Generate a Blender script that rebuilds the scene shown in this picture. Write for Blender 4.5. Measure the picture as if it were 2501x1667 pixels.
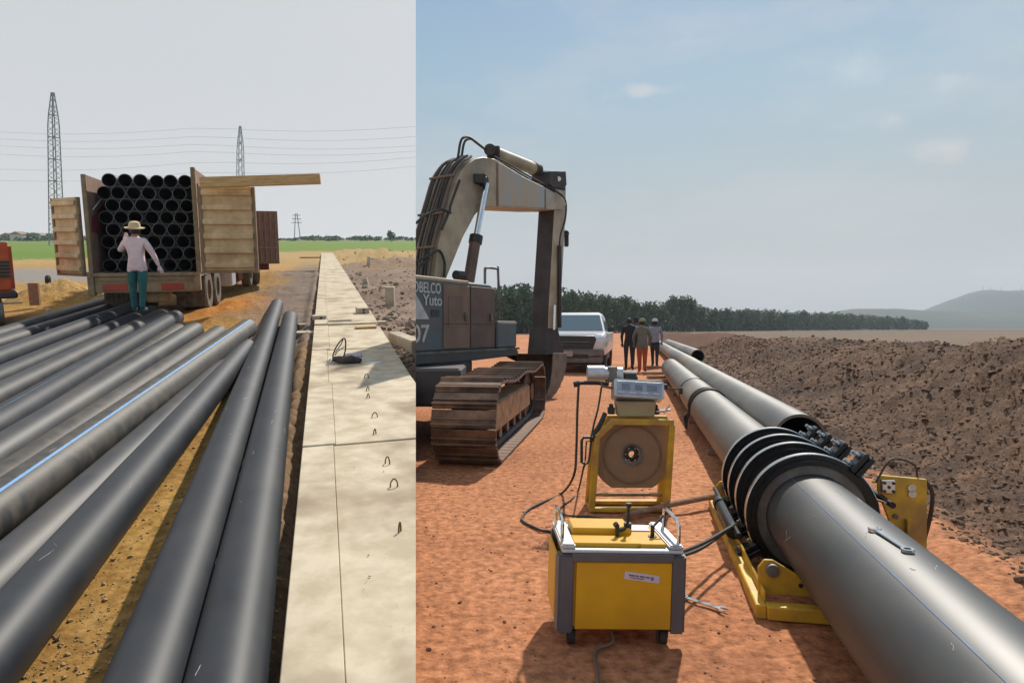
import bpy, bmesh, math, random
import numpy as np
from mathutils import Vector, Matrix

for o in list(bpy.data.objects): bpy.data.objects.remove(o)
R = math.radians
SC = bpy.context.scene
COL = SC.collection
random.seed(7); RNG = np.random.default_rng(11)

# ------------------------------------------------------------ camera, sky, sun, exposure
F, CX, CY, H = 1600., 1250., 800., 1.4          # focal length, principal point (photo pixels), eye height
cam = bpy.data.cameras.new('camera'); camo = bpy.data.objects.new('camera', cam); COL.objects.link(camo)
cam.sensor_width = 36; cam.lens = 36*F/2501; cam.shift_y = -33.5/2501
cam.clip_start = .05; cam.clip_end = 9000
camo.location = (0, 0, H); camo.rotation_euler = (R(90), 0, 0)
SC.camera = camo
SUN_AZ, SUN_EL = R(21), R(46)                   # right of straight ahead, hazy sun
SD = Vector((math.sin(SUN_AZ)*math.cos(SUN_EL), math.cos(SUN_AZ)*math.cos(SUN_EL), math.sin(SUN_EL)))
SEAM = (1015-CX)/F                              # the two sites meet along X = SEAM*Y
SN = Vector((1, -SEAM, 0)).normalized()

def nd(t, typ, **kw):
    n = t.nodes.new(typ)
    for k, v in kw.items():
        if k.startswith('i_'): n.inputs[k[2:].replace('_', ' ')].default_value = v
        else: setattr(n, k, v)
    return n
w = bpy.data.worlds.new('World'); SC.world = w; w.use_nodes = True
t = w.node_tree; t.nodes.clear(); L = t.links.new
out = nd(t, 'ShaderNodeOutputWorld'); bg = nd(t, 'ShaderNodeBackground'); bg.inputs[1].default_value = 1
sky = nd(t, 'ShaderNodeTexSky', sky_type='NISHITA', sun_disc=False, sun_elevation=SUN_EL, sun_rotation=SUN_AZ,
         air_density=1.3, dust_density=4., ozone_density=1.2)
skys = nd(t, 'ShaderNodeVectorMath', operation='SCALE'); skys.inputs['Scale'].default_value = .055
L(sky.outputs[0], skys.inputs[0])
tc = nd(t, 'ShaderNodeTexCoord'); sep = nd(t, 'ShaderNodeSeparateXYZ'); L(tc.outputs['Generated'], sep.inputs[0])
def ramp(t, stops):
    r = t.nodes.new('ShaderNodeValToRGB'); e = r.color_ramp.elements
    e[0].position, e[0].color = stops[0][0], (*stops[0][1], 1); e[1].position, e[1].color = stops[-1][0], (*stops[-1][1], 1)
    for p, c in stops[1:-1]:
        q = e.new(p); q.color = (*c, 1)
    return r
rl = ramp(t, [(0, (.76, .73, .67)), (.08, (.70, .69, .67)), (.35, (.63, .645, .665)), (1, (.58, .61, .66))])
rr = ramp(t, [(0, (.44, .47, .47)), (.08, (.46, .475, .47)), (.2, (.40, .475, .51)), (.34, (.29, .45, .57)), (.46, (.22, .37, .56)), (1, (.19, .33, .55))])
L(sep.outputs[2], rl.inputs[0]); L(sep.outputs[2], rr.inputs[0])
# thin clouds of the right-hand sky
cmap = nd(t, 'ShaderNodeMapping'); cmap.inputs['Scale'].default_value = (2.2, 2.2, 7); L(tc.outputs['Generated'], cmap.inputs[0])
cn = nd(t, 'ShaderNodeTexNoise', i_Scale=1.6, i_Detail=6., i_Roughness=.58); L(cmap.outputs[0], cn.inputs[0])
cr = ramp(t, [(.47, (0, 0, 0)), (.72, (1, 1, 1))]); L(cn.outputs[0], cr.inputs[0])
cfac = nd(t, 'ShaderNodeMath', operation='MULTIPLY'); cfac.inputs[1].default_value = .38; L(cr.outputs[0], cfac.inputs[0])
def mix(t, fac, a, b, blend='MIX'):
    m = nd(t, 'ShaderNodeMix', data_type='RGBA', blend_type=blend)
    for s, v in ((0, fac), (6, a), (7, b)):
        if hasattr(v, 'links') or hasattr(v, 'is_linked'): t.links.new(v, m.inputs[s])
        else: m.inputs[s].default_value = v if s == 0 else (*v, 1)
    return m.outputs[2]
right = mix(t, cfac.outputs[0], rr.outputs[0], (.60, .61, .61))
# single small puffs of cloud at their bearings
def puff(colr, px, py, sx, sy, col, amt):
    d = Vector(((px-CX)/F, 1, -(py-CY)/F)).normalized()
    sub = nd(t, 'ShaderNodeVectorMath', operation='SUBTRACT'); L(tc.outputs['Generated'], sub.inputs[0]); sub.inputs[1].default_value = d
    sc = nd(t, 'ShaderNodeVectorMath', operation='MULTIPLY'); L(sub.outputs[0], sc.inputs[0]); sc.inputs[1].default_value = (1/sx, 1/sx, 1/sy)
    nz = nd(t, 'ShaderNodeTexNoise', i_Scale=26., i_Detail=5.); L(tc.outputs['Generated'], nz.inputs[0])
    ln = nd(t, 'ShaderNodeVectorMath', operation='LENGTH'); L(sc.outputs[0], ln.inputs[0])
    ad = nd(t, 'ShaderNodeMath', operation='MULTIPLY_ADD'); L(nz.outputs[0], ad.inputs[0]); ad.inputs[1].default_value = 2.2; L(ln.outputs[1], ad.inputs[2])
    mr = nd(t, 'ShaderNodeMapRange', interpolation_type='SMOOTHSTEP'); L(ad.outputs[0], mr.inputs[0])
    mr.inputs[1].default_value = 2.05; mr.inputs[2].default_value = 1.0; mr.inputs[3].default_value = 0; mr.inputs[4].default_value = amt
    return mix(t, mr.outputs[0], colr, col)
for a in ((1570, 222, .06, .012, (.66, .63, .62), .55), (2300, 362, .05, .022, (.62, .61, .60), .6), (2330, 385, .035, .009, (.50, .50, .50), .5),
          (2310, 190, .035, .02, (.62, .66, .68), .5), (2080, 170, .06, .025, (.56, .63, .68), .45), (2190, 290, .03, .015, (.62, .62, .63), .45)):
    right = puff(right, *a)
dotn = nd(t, 'ShaderNodeVectorMath', operation='DOT_PRODUCT'); L(tc.outputs['Generated'], dotn.inputs[0]); dotn.inputs[1].default_value = SN
gt = nd(t, 'ShaderNodeMath', operation='GREATER_THAN'); gt.inputs[1].default_value = 0; L(dotn.outputs['Value'], gt.inputs[0])
both = mix(t, gt.outputs[0], rl.outputs[0], right)
L(mix(t, .12, both, skys.outputs[0]), bg.inputs[0]); L(bg.outputs[0], out.inputs[0])
sun = bpy.data.lights.new('sun', 'SUN'); suno = bpy.data.objects.new('sun', sun); COL.objects.link(suno)
sun.energy = 5.0; sun.angle = R(1.6); sun.color = (1, .93, .82)
suno.rotation_euler = (-SD).to_track_quat('-Z', 'Y').to_euler(); suno.location = SD*60
SC.view_settings.view_transform = 'Standard'; SC.view_settings.look = 'None'; SC.view_settings.exposure = .12; SC.view_settings.gamma = 1
SC.render.engine = 'CYCLES'

# ------------------------------------------------------------ the two sites' frames
HL = 1.76; AL = math.atan(220/1600.)            # the left site is a slope rising away at AL
ML = Matrix.Translation((0, 0, H)) @ Matrix.Rotation(AL, 4, 'X') @ Matrix.Translation((0, 0, -HL))
MLI = ML.inverted(); I4 = Matrix.Identity(4)
def ray(px, py): return Vector(((px-CX)/F, 1, -(py-CY)/F))
def RG(px, py, z=0): d = ray(px, py); return Vector((0, 0, H)) + d*((z-H)/d.z)
def RP(px, py, Y): return Vector((0, 0, H)) + ray(px, py)*Y
def LG(px, py, z=0): d = MLI.to_3x3() @ ray(px, py); return Vector((0, 0, HL)) + d*((z-HL)/d.z)
def LP(px, py, y): d = MLI.to_3x3() @ ray(px, py); return Vector((0, 0, HL)) + d*(y/d.y)

# ------------------------------------------------------------ materials
def mat(name, c1, c2=None, scale=6., rough=.6, metal=0., bump=.0, bscale=None, c3=None, detail=6., spec=.5, stretch=(1, 1, 1), lo=.35, hi=.65, vcol=False, rvar=.12, coat=0):
    m = bpy.data.materials.new(name); m.use_nodes = True; t = m.node_tree; b = t.nodes['Principled BSDF']
    c2 = c2 or tuple(x*.75 for x in c1)
    tc = nd(t, 'ShaderNodeTexCoord'); mp = nd(t, 'ShaderNodeMapping'); mp.inputs['Scale'].default_value = stretch
    t.links.new(tc.outputs['Object'], mp.inputs[0])
    n = nd(t, 'ShaderNodeTexNoise', i_Scale=scale, i_Detail=detail, i_Roughness=.6); t.links.new(mp.outputs[0], n.inputs[0])
    mr = nd(t, 'ShaderNodeMapRange'); mr.inputs[1].default_value = lo; mr.inputs[2].default_value = hi; t.links.new(n.outputs[0], mr.inputs[0])
    if vcol:
        at = nd(t, 'ShaderNodeVertexColor', layer_name='land')
        sc = mix(t, mr.outputs[0], c1, c2)
        col = mix(t, 1., at.outputs[0], sc, 'MULTIPLY')
    else: col = mix(t, mr.outputs[0], c1, c2)
    if c3:
        n2 = nd(t, 'ShaderNodeTexNoise', i_Scale=scale*.37, i_Detail=4.); t.links.new(mp.outputs[0], n2.inputs[0])
        r2 = nd(t, 'ShaderNodeMapRange'); r2.inputs[1].default_value = .5; r2.inputs[2].default_value = .68; t.links.new(n2.outputs[0], r2.inputs[0])
        col = mix(t, r2.outputs[0], col, c3)
    t.links.new(col, b.inputs['Base Color'])
    rr = nd(t, 'ShaderNodeMapRange'); rr.inputs[3].default_value = max(0, rough-rvar); rr.inputs[4].default_value = min(1, rough+rvar)
    t.links.new(n.outputs[0], rr.inputs[0]); t.links.new(rr.outputs[0], b.inputs['Roughness'])
    b.inputs['Metallic'].default_value = metal; b.inputs['Specular IOR Level'].default_value = spec; b.inputs['Coat Weight'].default_value = coat
    if bump:
        n3 = nd(t, 'ShaderNodeTexNoise', i_Scale=bscale or scale*4, i_Detail=8., i_Roughness=.65); t.links.new(mp.outputs[0], n3.inputs[0])
        bp = nd(t, 'ShaderNodeBump'); bp.inputs['Strength'].default_value = min(1, bump*20); bp.inputs['Distance'].default_value = bump
        t.links.new(n3.outputs[0], bp.inputs['Height']); t.links.new(bp.outputs[0], b.inputs['Normal'])
    return m
def glass(name, col, rough=.08):
    m = bpy.data.materials.new(name); m.use_nodes = True; b = m.node_tree.nodes['Principled BSDF']
    b.inputs['Base Color'].default_value = (*col, 1); b.inputs['Roughness'].default_value = rough; b.inputs['Specular IOR Level'].default_value = .8
    return m
G = {}
G['red_earth'] = mat('red_earth', (1.18, 1.15, 1.12), (.52, .48, .45), 18, .95, 0, .03, 34, spec=.1, vcol=True, lo=.34, hi=.66, detail=10.)
G['ochre_earth'] = mat('ochre_earth', (1.2, 1.18, 1.15), (.6, .57, .52), 14, .95, 0, .02, 36, spec=.1, vcol=True, lo=.34, hi=.66, detail=10.)
G['clod'] = mat('clod', (.22, .14, .092), (.11, .075, .055), 4, .95, 0, .01, 40, spec=.1)
G['pebble'] = mat('pebble', (.34, .28, .22), (.16, .12, .09), 3, .9, 0, .006, 40, spec=.2)
G['bank'] = mat('bank', (.25, .15, .08), (.14, .09, .06), 1.5, .95, 0, .05, 6, spec=.1)
G['concrete'] = mat('concrete', (.58, .50, .37), (.45, .375, .265), 4.5, .9, 0, .006, 40, c3=(.31, .24, .165), spec=.2, detail=12., lo=.40, hi=.62)
G['concrete2'] = mat('concrete2', (.52, .45, .35), (.38, .32, .24), 4, .9, 0, .004, 60, spec=.2)
G['pe'] = mat('pe', (.014, .017, .023), (.026, .029, .035), 3.5, .50, 0, .0003, 25, c3=(.034, .035, .038), spec=.38, rvar=.04)
G['pe2'] = mat('pe2', (.018, .020, .025), (.042, .042, .042), 3, .50, 0, .0004, 20, c3=(.065, .058, .05), spec=.5, rvar=.05)
G['pe_dusty'] = mat('pe_dusty', (.028, .028, .029), (.10, .082, .06), 9, .55, 0, .001, 40, c3=(.06, .052, .042), spec=.45, lo=.4, hi=.7, rvar=.06)
G['pe_big'] = mat('pe_big', (.045, .044, .043), (.11, .098, .08), 2.2, .48, 0, .0003, 60, c3=(.18, .15, .11), spec=.85, rvar=.05, stretch=(1, .35, 1))
G['pe_near'] = mat('pe_near', (.018, .021, .026), (.045, .045, .043), 3, .48, 0, .0002, 60, c3=(.085, .074, .058), spec=.8, rvar=.06, stretch=(1, .4, 1))
G['pe_inside'] = mat('pe_inside', (.010, .010, .011), (.018, .016, .016), 3, .7, spec=.2)  # near black: the shade inside the pipes put into colour; weld bead shares it
G['blue'] = mat('blue', (.10, .30, .62), (.20, .36, .55), 30, .45)
G['blue_dull'] = mat('blue_dull', (.10, .16, .26), (.07, .09, .12), 12, .45)
G['door_tan'] = mat('door_tan', (.66, .49, .29), (.50, .36, .20), 5, .8, 0, .002, 30, c3=(.40, .28, .16), spec=.25)
G['door_edge'] = mat('door_edge', (.26, .19, .11), (.18, .13, .075), 6, .8, 0, .002, 30)
G['timber'] = mat('timber', (.62, .42, .20), (.42, .26, .12), 3, .85, 0, .003, 20, stretch=(1.2, 12, 12), spec=.2)
G['wood_grey'] = mat('wood_grey', (.38, .25, .17), (.22, .13, .085), 4, .9, 0, .003, 20, stretch=(1.5, 10, 10), spec=.2)
G['rust_wall'] = mat('rust_wall', (.30, .19, .135), (.18, .10, .075), 4, .85, 0, .003, 20, stretch=(6, 6, 1))
G['red_tarp'] = mat('red_tarp', (.19, .018, .022), (.10, .01, .014), 5, .7, 0, .006, 10)
G['chassis'] = mat('chassis', (.33, .25, .15), (.21, .15, .09), 6, .85, 0, .003, 30)
G['red_lamp'] = mat('red_lamp', (.42, .05, .03), (.32, .05, .03), 8, .4)
G['tyre'] = mat('tyre', (.06, .055, .048), (.16, .135, .10), 8, .9, 0, .004, 40)
G['tyre_clean'] = mat('tyre_clean', (.022, .021, .02), (.05, .044, .038), 8, .9, 0, .003, 40)
G['black'] = mat('black', (.012, .012, .013), (.02, .02, .02), 8, .5)
G['black_gloss'] = mat('black_gloss', (.006, .007, .009), (.011, .011, .013), 10, .32, rvar=.05, spec=.35)
G['rubber'] = mat('rubber', (.016, .015, .014), (.05, .04, .03), 14, .65)
G['lattice'] = mat('lattice', (.30, .31, .32), (.22, .23, .24), 2, .6, .4)
G['wire'] = mat('wire', (.55, .56, .57), None, 2, .6)
G['orange'] = mat('orange', (.62, .10, .02), (.42, .07, .02), 5, .55, c3=(.30, .10, .04))
G['grey_steel'] = mat('grey_steel', (.20, .20, .19), (.11, .10, .09), 7, .6, .5, .001, 40)
G['steel'] = mat('steel', (.62, .62, .61), (.48, .47, .45), 30, .28, .95)
G['chrome'] = mat('chrome', (.78, .78, .78), (.66, .66, .66), 20, .14, 1.)
G['alu'] = mat('alu', (.56, .57, .58), (.44, .45, .46), 18, .42, .55)
G['grey_paint'] = mat('grey_paint', (.105, .105, .118), (.085, .085, .095), 8, .42)
G['yellow'] = mat('yellow', (.66, .355, .010), (.58, .30, .010), 5, .36, 0, 0, c3=(.52, .27, .015), spec=.5, rvar=.06)
G['yellow_dirty'] = mat('yellow_dirty', (.62, .37, .02), (.42, .24, .03), 9, .5, 0, .0006, 60, c3=(.30, .17, .05))
G['plate_brown'] = mat('plate_brown', (.27, .175, .10), (.22, .14, .08), 7, .5, c3=(.24, .155, .095))
G['beige'] = mat('beige', (.36, .29, .16), (.28, .22, .12), 7, .55)
G['panel_blue'] = mat('panel_blue', (.30, .36, .43), (.24, .28, .36), 18, .35)
G['panel_dark'] = mat('panel_dark', (.13, .15, .20), (.2, .21, .27), 30, .35)
G['label_white'] = mat('label_white', (.60, .55, .60), (.52, .47, .53), 20, .5)
G['label_ink'] = mat('label_ink', (.22, .13, .24), None, 20, .5)
G['cream'] = mat('cream', (.50, .40, .265), (.35, .27, .175), 3, .55, 0, .0012, 30, c3=(.24, .185, .13), detail=9)
G['cream_grey'] = mat('cream_grey', (.34, .36, .37), (.44, .35, .23), 2.2, .5, 0, .001, 30, c3=(.48, .31, .17), stretch=(3, 3, .6))
G['stick_dark'] = mat('stick_dark', (.060, .050, .047), (.035, .03, .03), 4, .7, 0, .002, 20)
G['hull_teal'] = mat('hull_teal', (.075, .115, .135), (.10, .10, .095), 3, .5, 0, .001, 30, c3=(.15, .10, .07))
G['hull_brown'] = mat('hull_brown', (.23, .135, .085), (.15, .085, .058), 3.5, .55, 0, .001, 30, c3=(.21, .13, .085), stretch=(1, 1, .5))
G['hull_dark'] = mat('hull_dark', (.14, .082, .060), (.095, .06, .048), 3.5, .55, 0, .001, 30)
G['deck'] = mat('deck', (.045, .055, .062), (.09, .065, .05), 3, .6, 0, .002, 20)
G['white_print'] = mat('white_print', (.55, .55, .53), (.40, .40, .39), 9, .6)
G['shoe'] = mat('shoe', (.26, .155, .10), (.10, .065, .05), 5, .48, .35, .003, 30, c3=(.05, .04, .038))
G['track_mud'] = mat('track_mud', (.55, .36, .20), (.34, .20, .115), 6, .95, 0, .012, 18)
G['bucket_steel'] = mat('bucket_steel', (.24, .21, .17), (.15, .12, .10), 5, .6, .3, .002, 30)
G['car_white'] = mat('car_white', (.68, .69, .70), (.60, .60, .60), 3, .3, coat=.5)
G['car_shaded'] = mat('car_shaded', (.17, .165, .17), (.12, .115, .115), 5, .5)  # bumper grey, darkened further to carry the shade on the pickup's front
G['car_black'] = mat('car_black', (.014, .016, .018), (.03, .03, .03), 9, .45)
G['car_glass'] = glass('car_glass', (.10, .14, .16), .06)
G['lamp_glass'] = glass('lamp_glass', (.16, .17, .18), .15)
G['skin'] = mat('skin', (.36, .19, .12), (.30, .15, .09), 20, .6)
G['hair'] = mat('hair', (.012, .011, .010), None, 20, .5)
G['pink'] = mat('pink', (.76, .60, .62), (.62, .48, .51), 7, .9, 0, .004, 30)
G['teal'] = mat('teal', (.030, .15, .155), (.018, .09, .10), 6, .9, 0, .004, 30)
G['straw'] = mat('straw', (.66, .50, .32), (.52, .38, .22), 40, .85, 0, .002, 120)
G['cl_black'] = mat('cl_black', (.012, .014, .018), (.022, .024, .03), 8, .9)
G['cl_green'] = mat('cl_green', (.15, .155, .125), (.11, .11, .09), 8, .9)
G['cl_orange'] = mat('cl_orange', (.40, .085, .035), (.30, .06, .03), 8, .9)
G['cl_grey'] = mat('cl_grey', (.28, .28, .33), (.21, .21, .26), 8, .9)
G['cl_navy'] = mat('cl_navy', (.022, .026, .04), (.03, .03, .04), 8, .9)
G['cap_white'] = mat('cap_white', (.55, .56, .60), None, 8, .8)
G['cap_green'] = mat('cap_green', (.24, .28, .13), None, 8, .8)
G['shoe_white'] = mat('shoe_white', (.6, .6, .58), None, 8, .8)
G['bark'] = mat('bark', (.12, .09, .065), (.07, .05, .04), 4, .9, 0, .01, 10)
G['leaf'] = mat('leaf', (.055, .11, .05), (.09, .145, .06), .35, .75, lo=.4, hi=.6, spec=.25)
G['leaf2'] = mat('leaf2', (.05, .10, .055), (.08, .125, .06), .2, .75, lo=.4, hi=.6, spec=.25)
G['hillside'] = mat('hillside', (.05, .075, .05), (.085, .085, .055), .012, .95, spec=.05)
G['house_wall'] = mat('house_wall', (.62, .58, .52), None, 1, .8)
G['house_roof'] = mat('house_roof', (.30, .20, .15), None, 1, .8)
G['bag'] = mat('bag', (.075, .058, .048), (.045, .035, .03), 8, .8, 0, .006, 20)
G['paper'] = mat('paper', (.80, .78, .72), None, 8, .7)
G['cloth_lilac'] = mat('cloth_lilac', (.48, .44, .47), None, 8, .9)
G['rust_bar'] = mat('rust_bar', (.20, .135, .075), (.12, .08, .045), 30, .8)

# ------------------------------------------------------------ mesh helpers
def wm(o):
    m = o.matrix_basis.copy()
    while o.parent: o = o.parent; m = o.matrix_basis @ m
    return m
class MB:
    def __init__(s): s.v = []; s.f = []; s.mi = []
    def add(s, vs, fs, mi=0, M=None):
        b = len(s.v); s.v += [(M @ Vector(p)) if M else Vector(p) for p in vs]
        s.f += [[b+i for i in f] for f in fs]; s.mi += [mi]*len(fs); return s
    def box(s, c, d, M=None, mi=0, taper=1.):
        x, y, z = (q/2 for q in d); T = Matrix.Translation(c)
        vs = [(a*x*(taper if e > 0 else 1), b*y*(taper if e > 0 else 1), e*z) for e in (-1, 1) for a, b in ((-1, -1), (1, -1), (1, 1), (-1, 1))]
        fs = [(3, 2, 1, 0), (4, 5, 6, 7), (0, 1, 5, 4), (1, 2, 6, 5), (2, 3, 7, 6), (3, 0, 4, 7)]
        return s.add(vs, fs, mi, (M @ T) if M else T)
    def prism(s, poly, ext, mi=0):      # poly: 3D points, ext: extrusion vector
        n = len(poly); e = Vector(ext); vs = [Vector(p) for p in poly] + [Vector(p)+e for p in poly]
        return s.add(vs, [list(range(n))[::-1], list(range(n, 2*n))] + [(i, (i+1) % n, n+(i+1) % n, n+i) for i in range(n)], mi)
    def tube(s, pts, r, n=8, cap=True, mi=0, closed=False):
        pts = [Vector(p) for p in pts]; k = len(pts)
        rs = r if isinstance(r, (list, tuple)) else [r]*k
        vs = []; up = None
        for i, p in enumerate(pts):
            a = pts[i-1] if (i > 0 or closed) else p; b = pts[(i+1) % k] if (i < k-1 or closed) else p
            d = (b-a).normalized()
            if up is None: up = Vector((0, 0, 1)) if abs(d.z) < .9 else Vector((1, 0, 0))
            x = d.cross(up).normalized(); up = x.cross(d).normalized()
            vs += [p + (x*math.cos(q)+up*math.sin(q))*rs[i] for q in (2*math.pi*j/n for j in range(n))]
        fs = [(i*n+j, i*n+(j+1) % n, ((i+1) % k)*n+(j+1) % n, ((i+1) % k)*n+j) for i in range(k if closed else k-1) for j in range(n)]
        if cap and not closed: fs += [list(range(n))[::-1], list(range((k-1)*n, k*n))]
        return s.add(vs, fs, mi)
    def cyl(s, a, b, r, r2=None, n=20, mi=0): return s.tube([a, b], [r, r if r2 is None else r2], n, True, mi)
    def lathe(s, prof, o, axis, n=32, closed=False, a0=0, a1=2*math.pi, mi=0):
        ax = Vector(axis).normalized(); u = ax.orthogonal().normalized() if abs(ax.z) > .9 else ax.cross(Vector((0, 0, 1))).normalized(); v = u.cross(ax) if abs(ax.z) > .9 else Vector((0, 0, 1))
        if abs(ax.z) <= .9: v = u.cross(ax).normalized()
        full = abs(a1-a0-2*math.pi) < 1e-6; k = n if full else n+1; m = len(prof)
        vs = [Vector(o)+ax*h+(u*math.cos(q)+v*math.sin(q))*r for q in (a0+(a1-a0)*i/n for i in range(k)) for r, h in prof]
        fs = []
        for i in range(n):
            i2 = (i+1) % k
            for j in range(m if closed else m-1):
                j2 = (j+1) % m; fs.append((i*m+j, i2*m+j, i2*m+j2, i*m+j2))
        if not full and closed: fs += [list(range(m)), list(range((k-1)*m, k*m))[::-1]]
        return s.add(vs, fs, mi)
    def mesh(s, name, bevel=0, M=None, cut=0, smooth=True, seg=1):
        bm = bmesh.new(); vv = [bm.verts.new(p) for p in s.v]
        for f, mi in zip(s.f, s.mi):
            try: q = bm.faces.new([vv[i] for i in f]); q.material_index = mi
            except ValueError: pass
        bmesh.ops.recalc_face_normals(bm, faces=bm.faces)
        if bevel:
            ed = [e for e in bm.edges if len(e.link_faces) == 2 and e.calc_face_angle(0) > R(28)]
            bmesh.ops.bevel(bm, geom=ed, offset=bevel, segments=seg, affect='EDGES', clamp_overlap=True)
        if cut: bm_cut(bm, M, cut)
        me = bpy.data.meshes.new(name); bm.to_mesh(me); bm.free()
        if smooth and len(me.polygons):
            me.polygons.foreach_set('use_smooth', [True]*len(me.polygons)); me.set_sharp_from_angle(angle=R(34))
        return me
    def build(s, name, m, parent=None, M=None, bevel=0, cut=0, smooth=True, seg=1):
        W = (wm(parent) if parent else I4) @ (M or I4)
        me = s.mesh(name, bevel, W, cut, smooth, seg)
        return link(name, me, m, parent, M)
def bm_cut(bm, W, side):     # keep one site's side of the plane where the two sites meet
    Wi = W.inverted(); co = Wi @ Vector((0, 0, H)); no = (W.to_3x3().transposed() @ SN).normalized()
    r = bmesh.ops.bisect_plane(bm, geom=bm.verts[:]+bm.edges[:]+bm.faces[:], plane_co=co, plane_no=no, clear_inner=side > 0, clear_outer=side < 0)
    ed = [g for g in r['geom_cut'] if isinstance(g, bmesh.types.BMEdge)]
    if ed and all(len(e.link_faces) < 2 for e in ed):
        try: bmesh.ops.holes_fill(bm, edges=ed)
        except Exception: pass
def link(name, me, m, parent=None, M=None):
    o = bpy.data.objects.new(name, me); COL.objects.link(o)
    for q in (m if isinstance(m, (list, tuple)) else [m]):
        if q is not None and not len(me.materials) >= (len(m) if isinstance(m, (list, tuple)) else 1): me.materials.append(q)
    if parent: o.parent = parent
    if M: o.matrix_basis = M
    return o
def tag(o, label, cat, group=None):
    o['label'] = label; o['category'] = cat
    if group: o['group'] = group
    return o
def kind(o, k, label=None, cat=None):
    o['kind'] = k
    if label: o['label'] = label
    if cat: o['category'] = cat
    return o
def empty(name, M, label, cat, group=None):
    o = bpy.data.objects.new(name, None); COL.objects.link(o); o.empty_display_size = .1
    o.matrix_basis = M if isinstance(M, Matrix) else Matrix.Translation(M)
    return tag(o, label, cat, group)
def copy_tree(o, parent=None):
    c = o.copy(); COL.objects.link(c)
    if parent: c.parent = parent
    for ch in list(o.children): copy_tree(ch, c)
    return c
def fillet(pts, n=6):       # smooth a polyline (Catmull-Rom)
    pts = [Vector(p) for p in pts]; P = [pts[0]*2-pts[1]] + pts + [pts[-1]*2-pts[-2]]; o = []
    for i in range(1, len(P)-2):
        a, b, c, d = P[i-1:i+3]
        for k in range(n):
            q = k/n; o.append(.5*((2*b)+(c-a)*q+(2*a-5*b+4*c-d)*q*q+(3*b-a-3*c+d)*q**3))
    return o+[pts[-1]]
_dg = None
def evaluated(ob):
    bpy.context.view_layer.update(); dg = bpy.context.evaluated_depsgraph_get()
    return bpy.data.meshes.new_from_object(ob.evaluated_get(dg))
def text(name, body, size, m, parent, M, cut=0, ext=.002, bold=.012):
    cu = bpy.data.curves.new(name, 'FONT'); cu.body = body; cu.size = size; cu.extrude = ext; cu.offset = bold*size
    ob = bpy.data.objects.new(name, cu); COL.objects.link(ob); me = evaluated(ob); bpy.data.objects.remove(ob)
    if cut:
        bm = bmesh.new(); bm.from_mesh(me); bm_cut(bm, wm(parent) @ M, cut); bm.to_mesh(me); bm.free()
    me.materials.clear(); return link(name, me, m, parent, M)

# value noise
def vn(x, y, sd=0):
    xi = np.floor(x); yi = np.floor(y); xf = x-xi; yf = y-yi
    u = xf*xf*(3-2*xf); v = yf*yf*(3-2*yf)
    def h(a, b):
        q = np.sin(a*127.1+b*311.7+sd*74.7)*43758.5453; return q-np.floor(q)
    return (h(xi, yi)*(1-u)+h(xi+1, yi)*u)*(1-v)+(h(xi, yi+1)*(1-u)+h(xi+1, yi+1)*u)*v
def fbm(x, y, sc, oc=4, sd=0, g=.5):
    s = 0; a = 1; tt = 0
    for k in range(oc): s = s+a*vn(x*sc, y*sc, sd+k*3); tt += a; a *= g; sc *= 2.03
    return s/tt-.5
def sst(a, b, x): q = np.clip((x-a)/(b-a), 0, 1); return q*q*(3-2*q)

def sheet(name, ys, ks, hfun, cfun, m, M, cut):       # terrain sheet: rows ys, columns spread in proportion to y
    Y, K = np.meshgrid(ys, ks, indexing='ij'); X = K*Y
    Z = hfun(X, Y); C = cfun(X, Y, Z)
    ny, nk = Y.shape; P = np.stack([X, Y, Z], -1).reshape(-1, 3)
    idx = np.arange(ny*nk).reshape(ny, nk)
    Fc = np.stack([idx[:-1, :-1], idx[:-1, 1:], idx[1:, 1:], idx[1:, :-1]], -1).reshape(-1, 4)
    me = bpy.data.meshes.new(name); me.from_pydata(P.tolist(), [], Fc.tolist())
    ca = me.color_attributes.new('land', 'FLOAT_COLOR', 'POINT')
    ca.data.foreach_set('color', np.concatenate([C.reshape(-1, 3), np.ones((ny*nk, 1))], 1).astype(np.float32).ravel())
    if cut:
        bm = bmesh.new(); bm.from_mesh(me); bm_cut(bm, M, cut); bm.to_mesh(me); bm.free()
    me.polygons.foreach_set('use_smooth', [True]*len(me.polygons))
    return kind(link(name, me, m, None, M), 'structure')
def lerp(a, b, t): return np.asarray(a)*(1-t[..., None])+np.asarray(b)*t[..., None]

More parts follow.
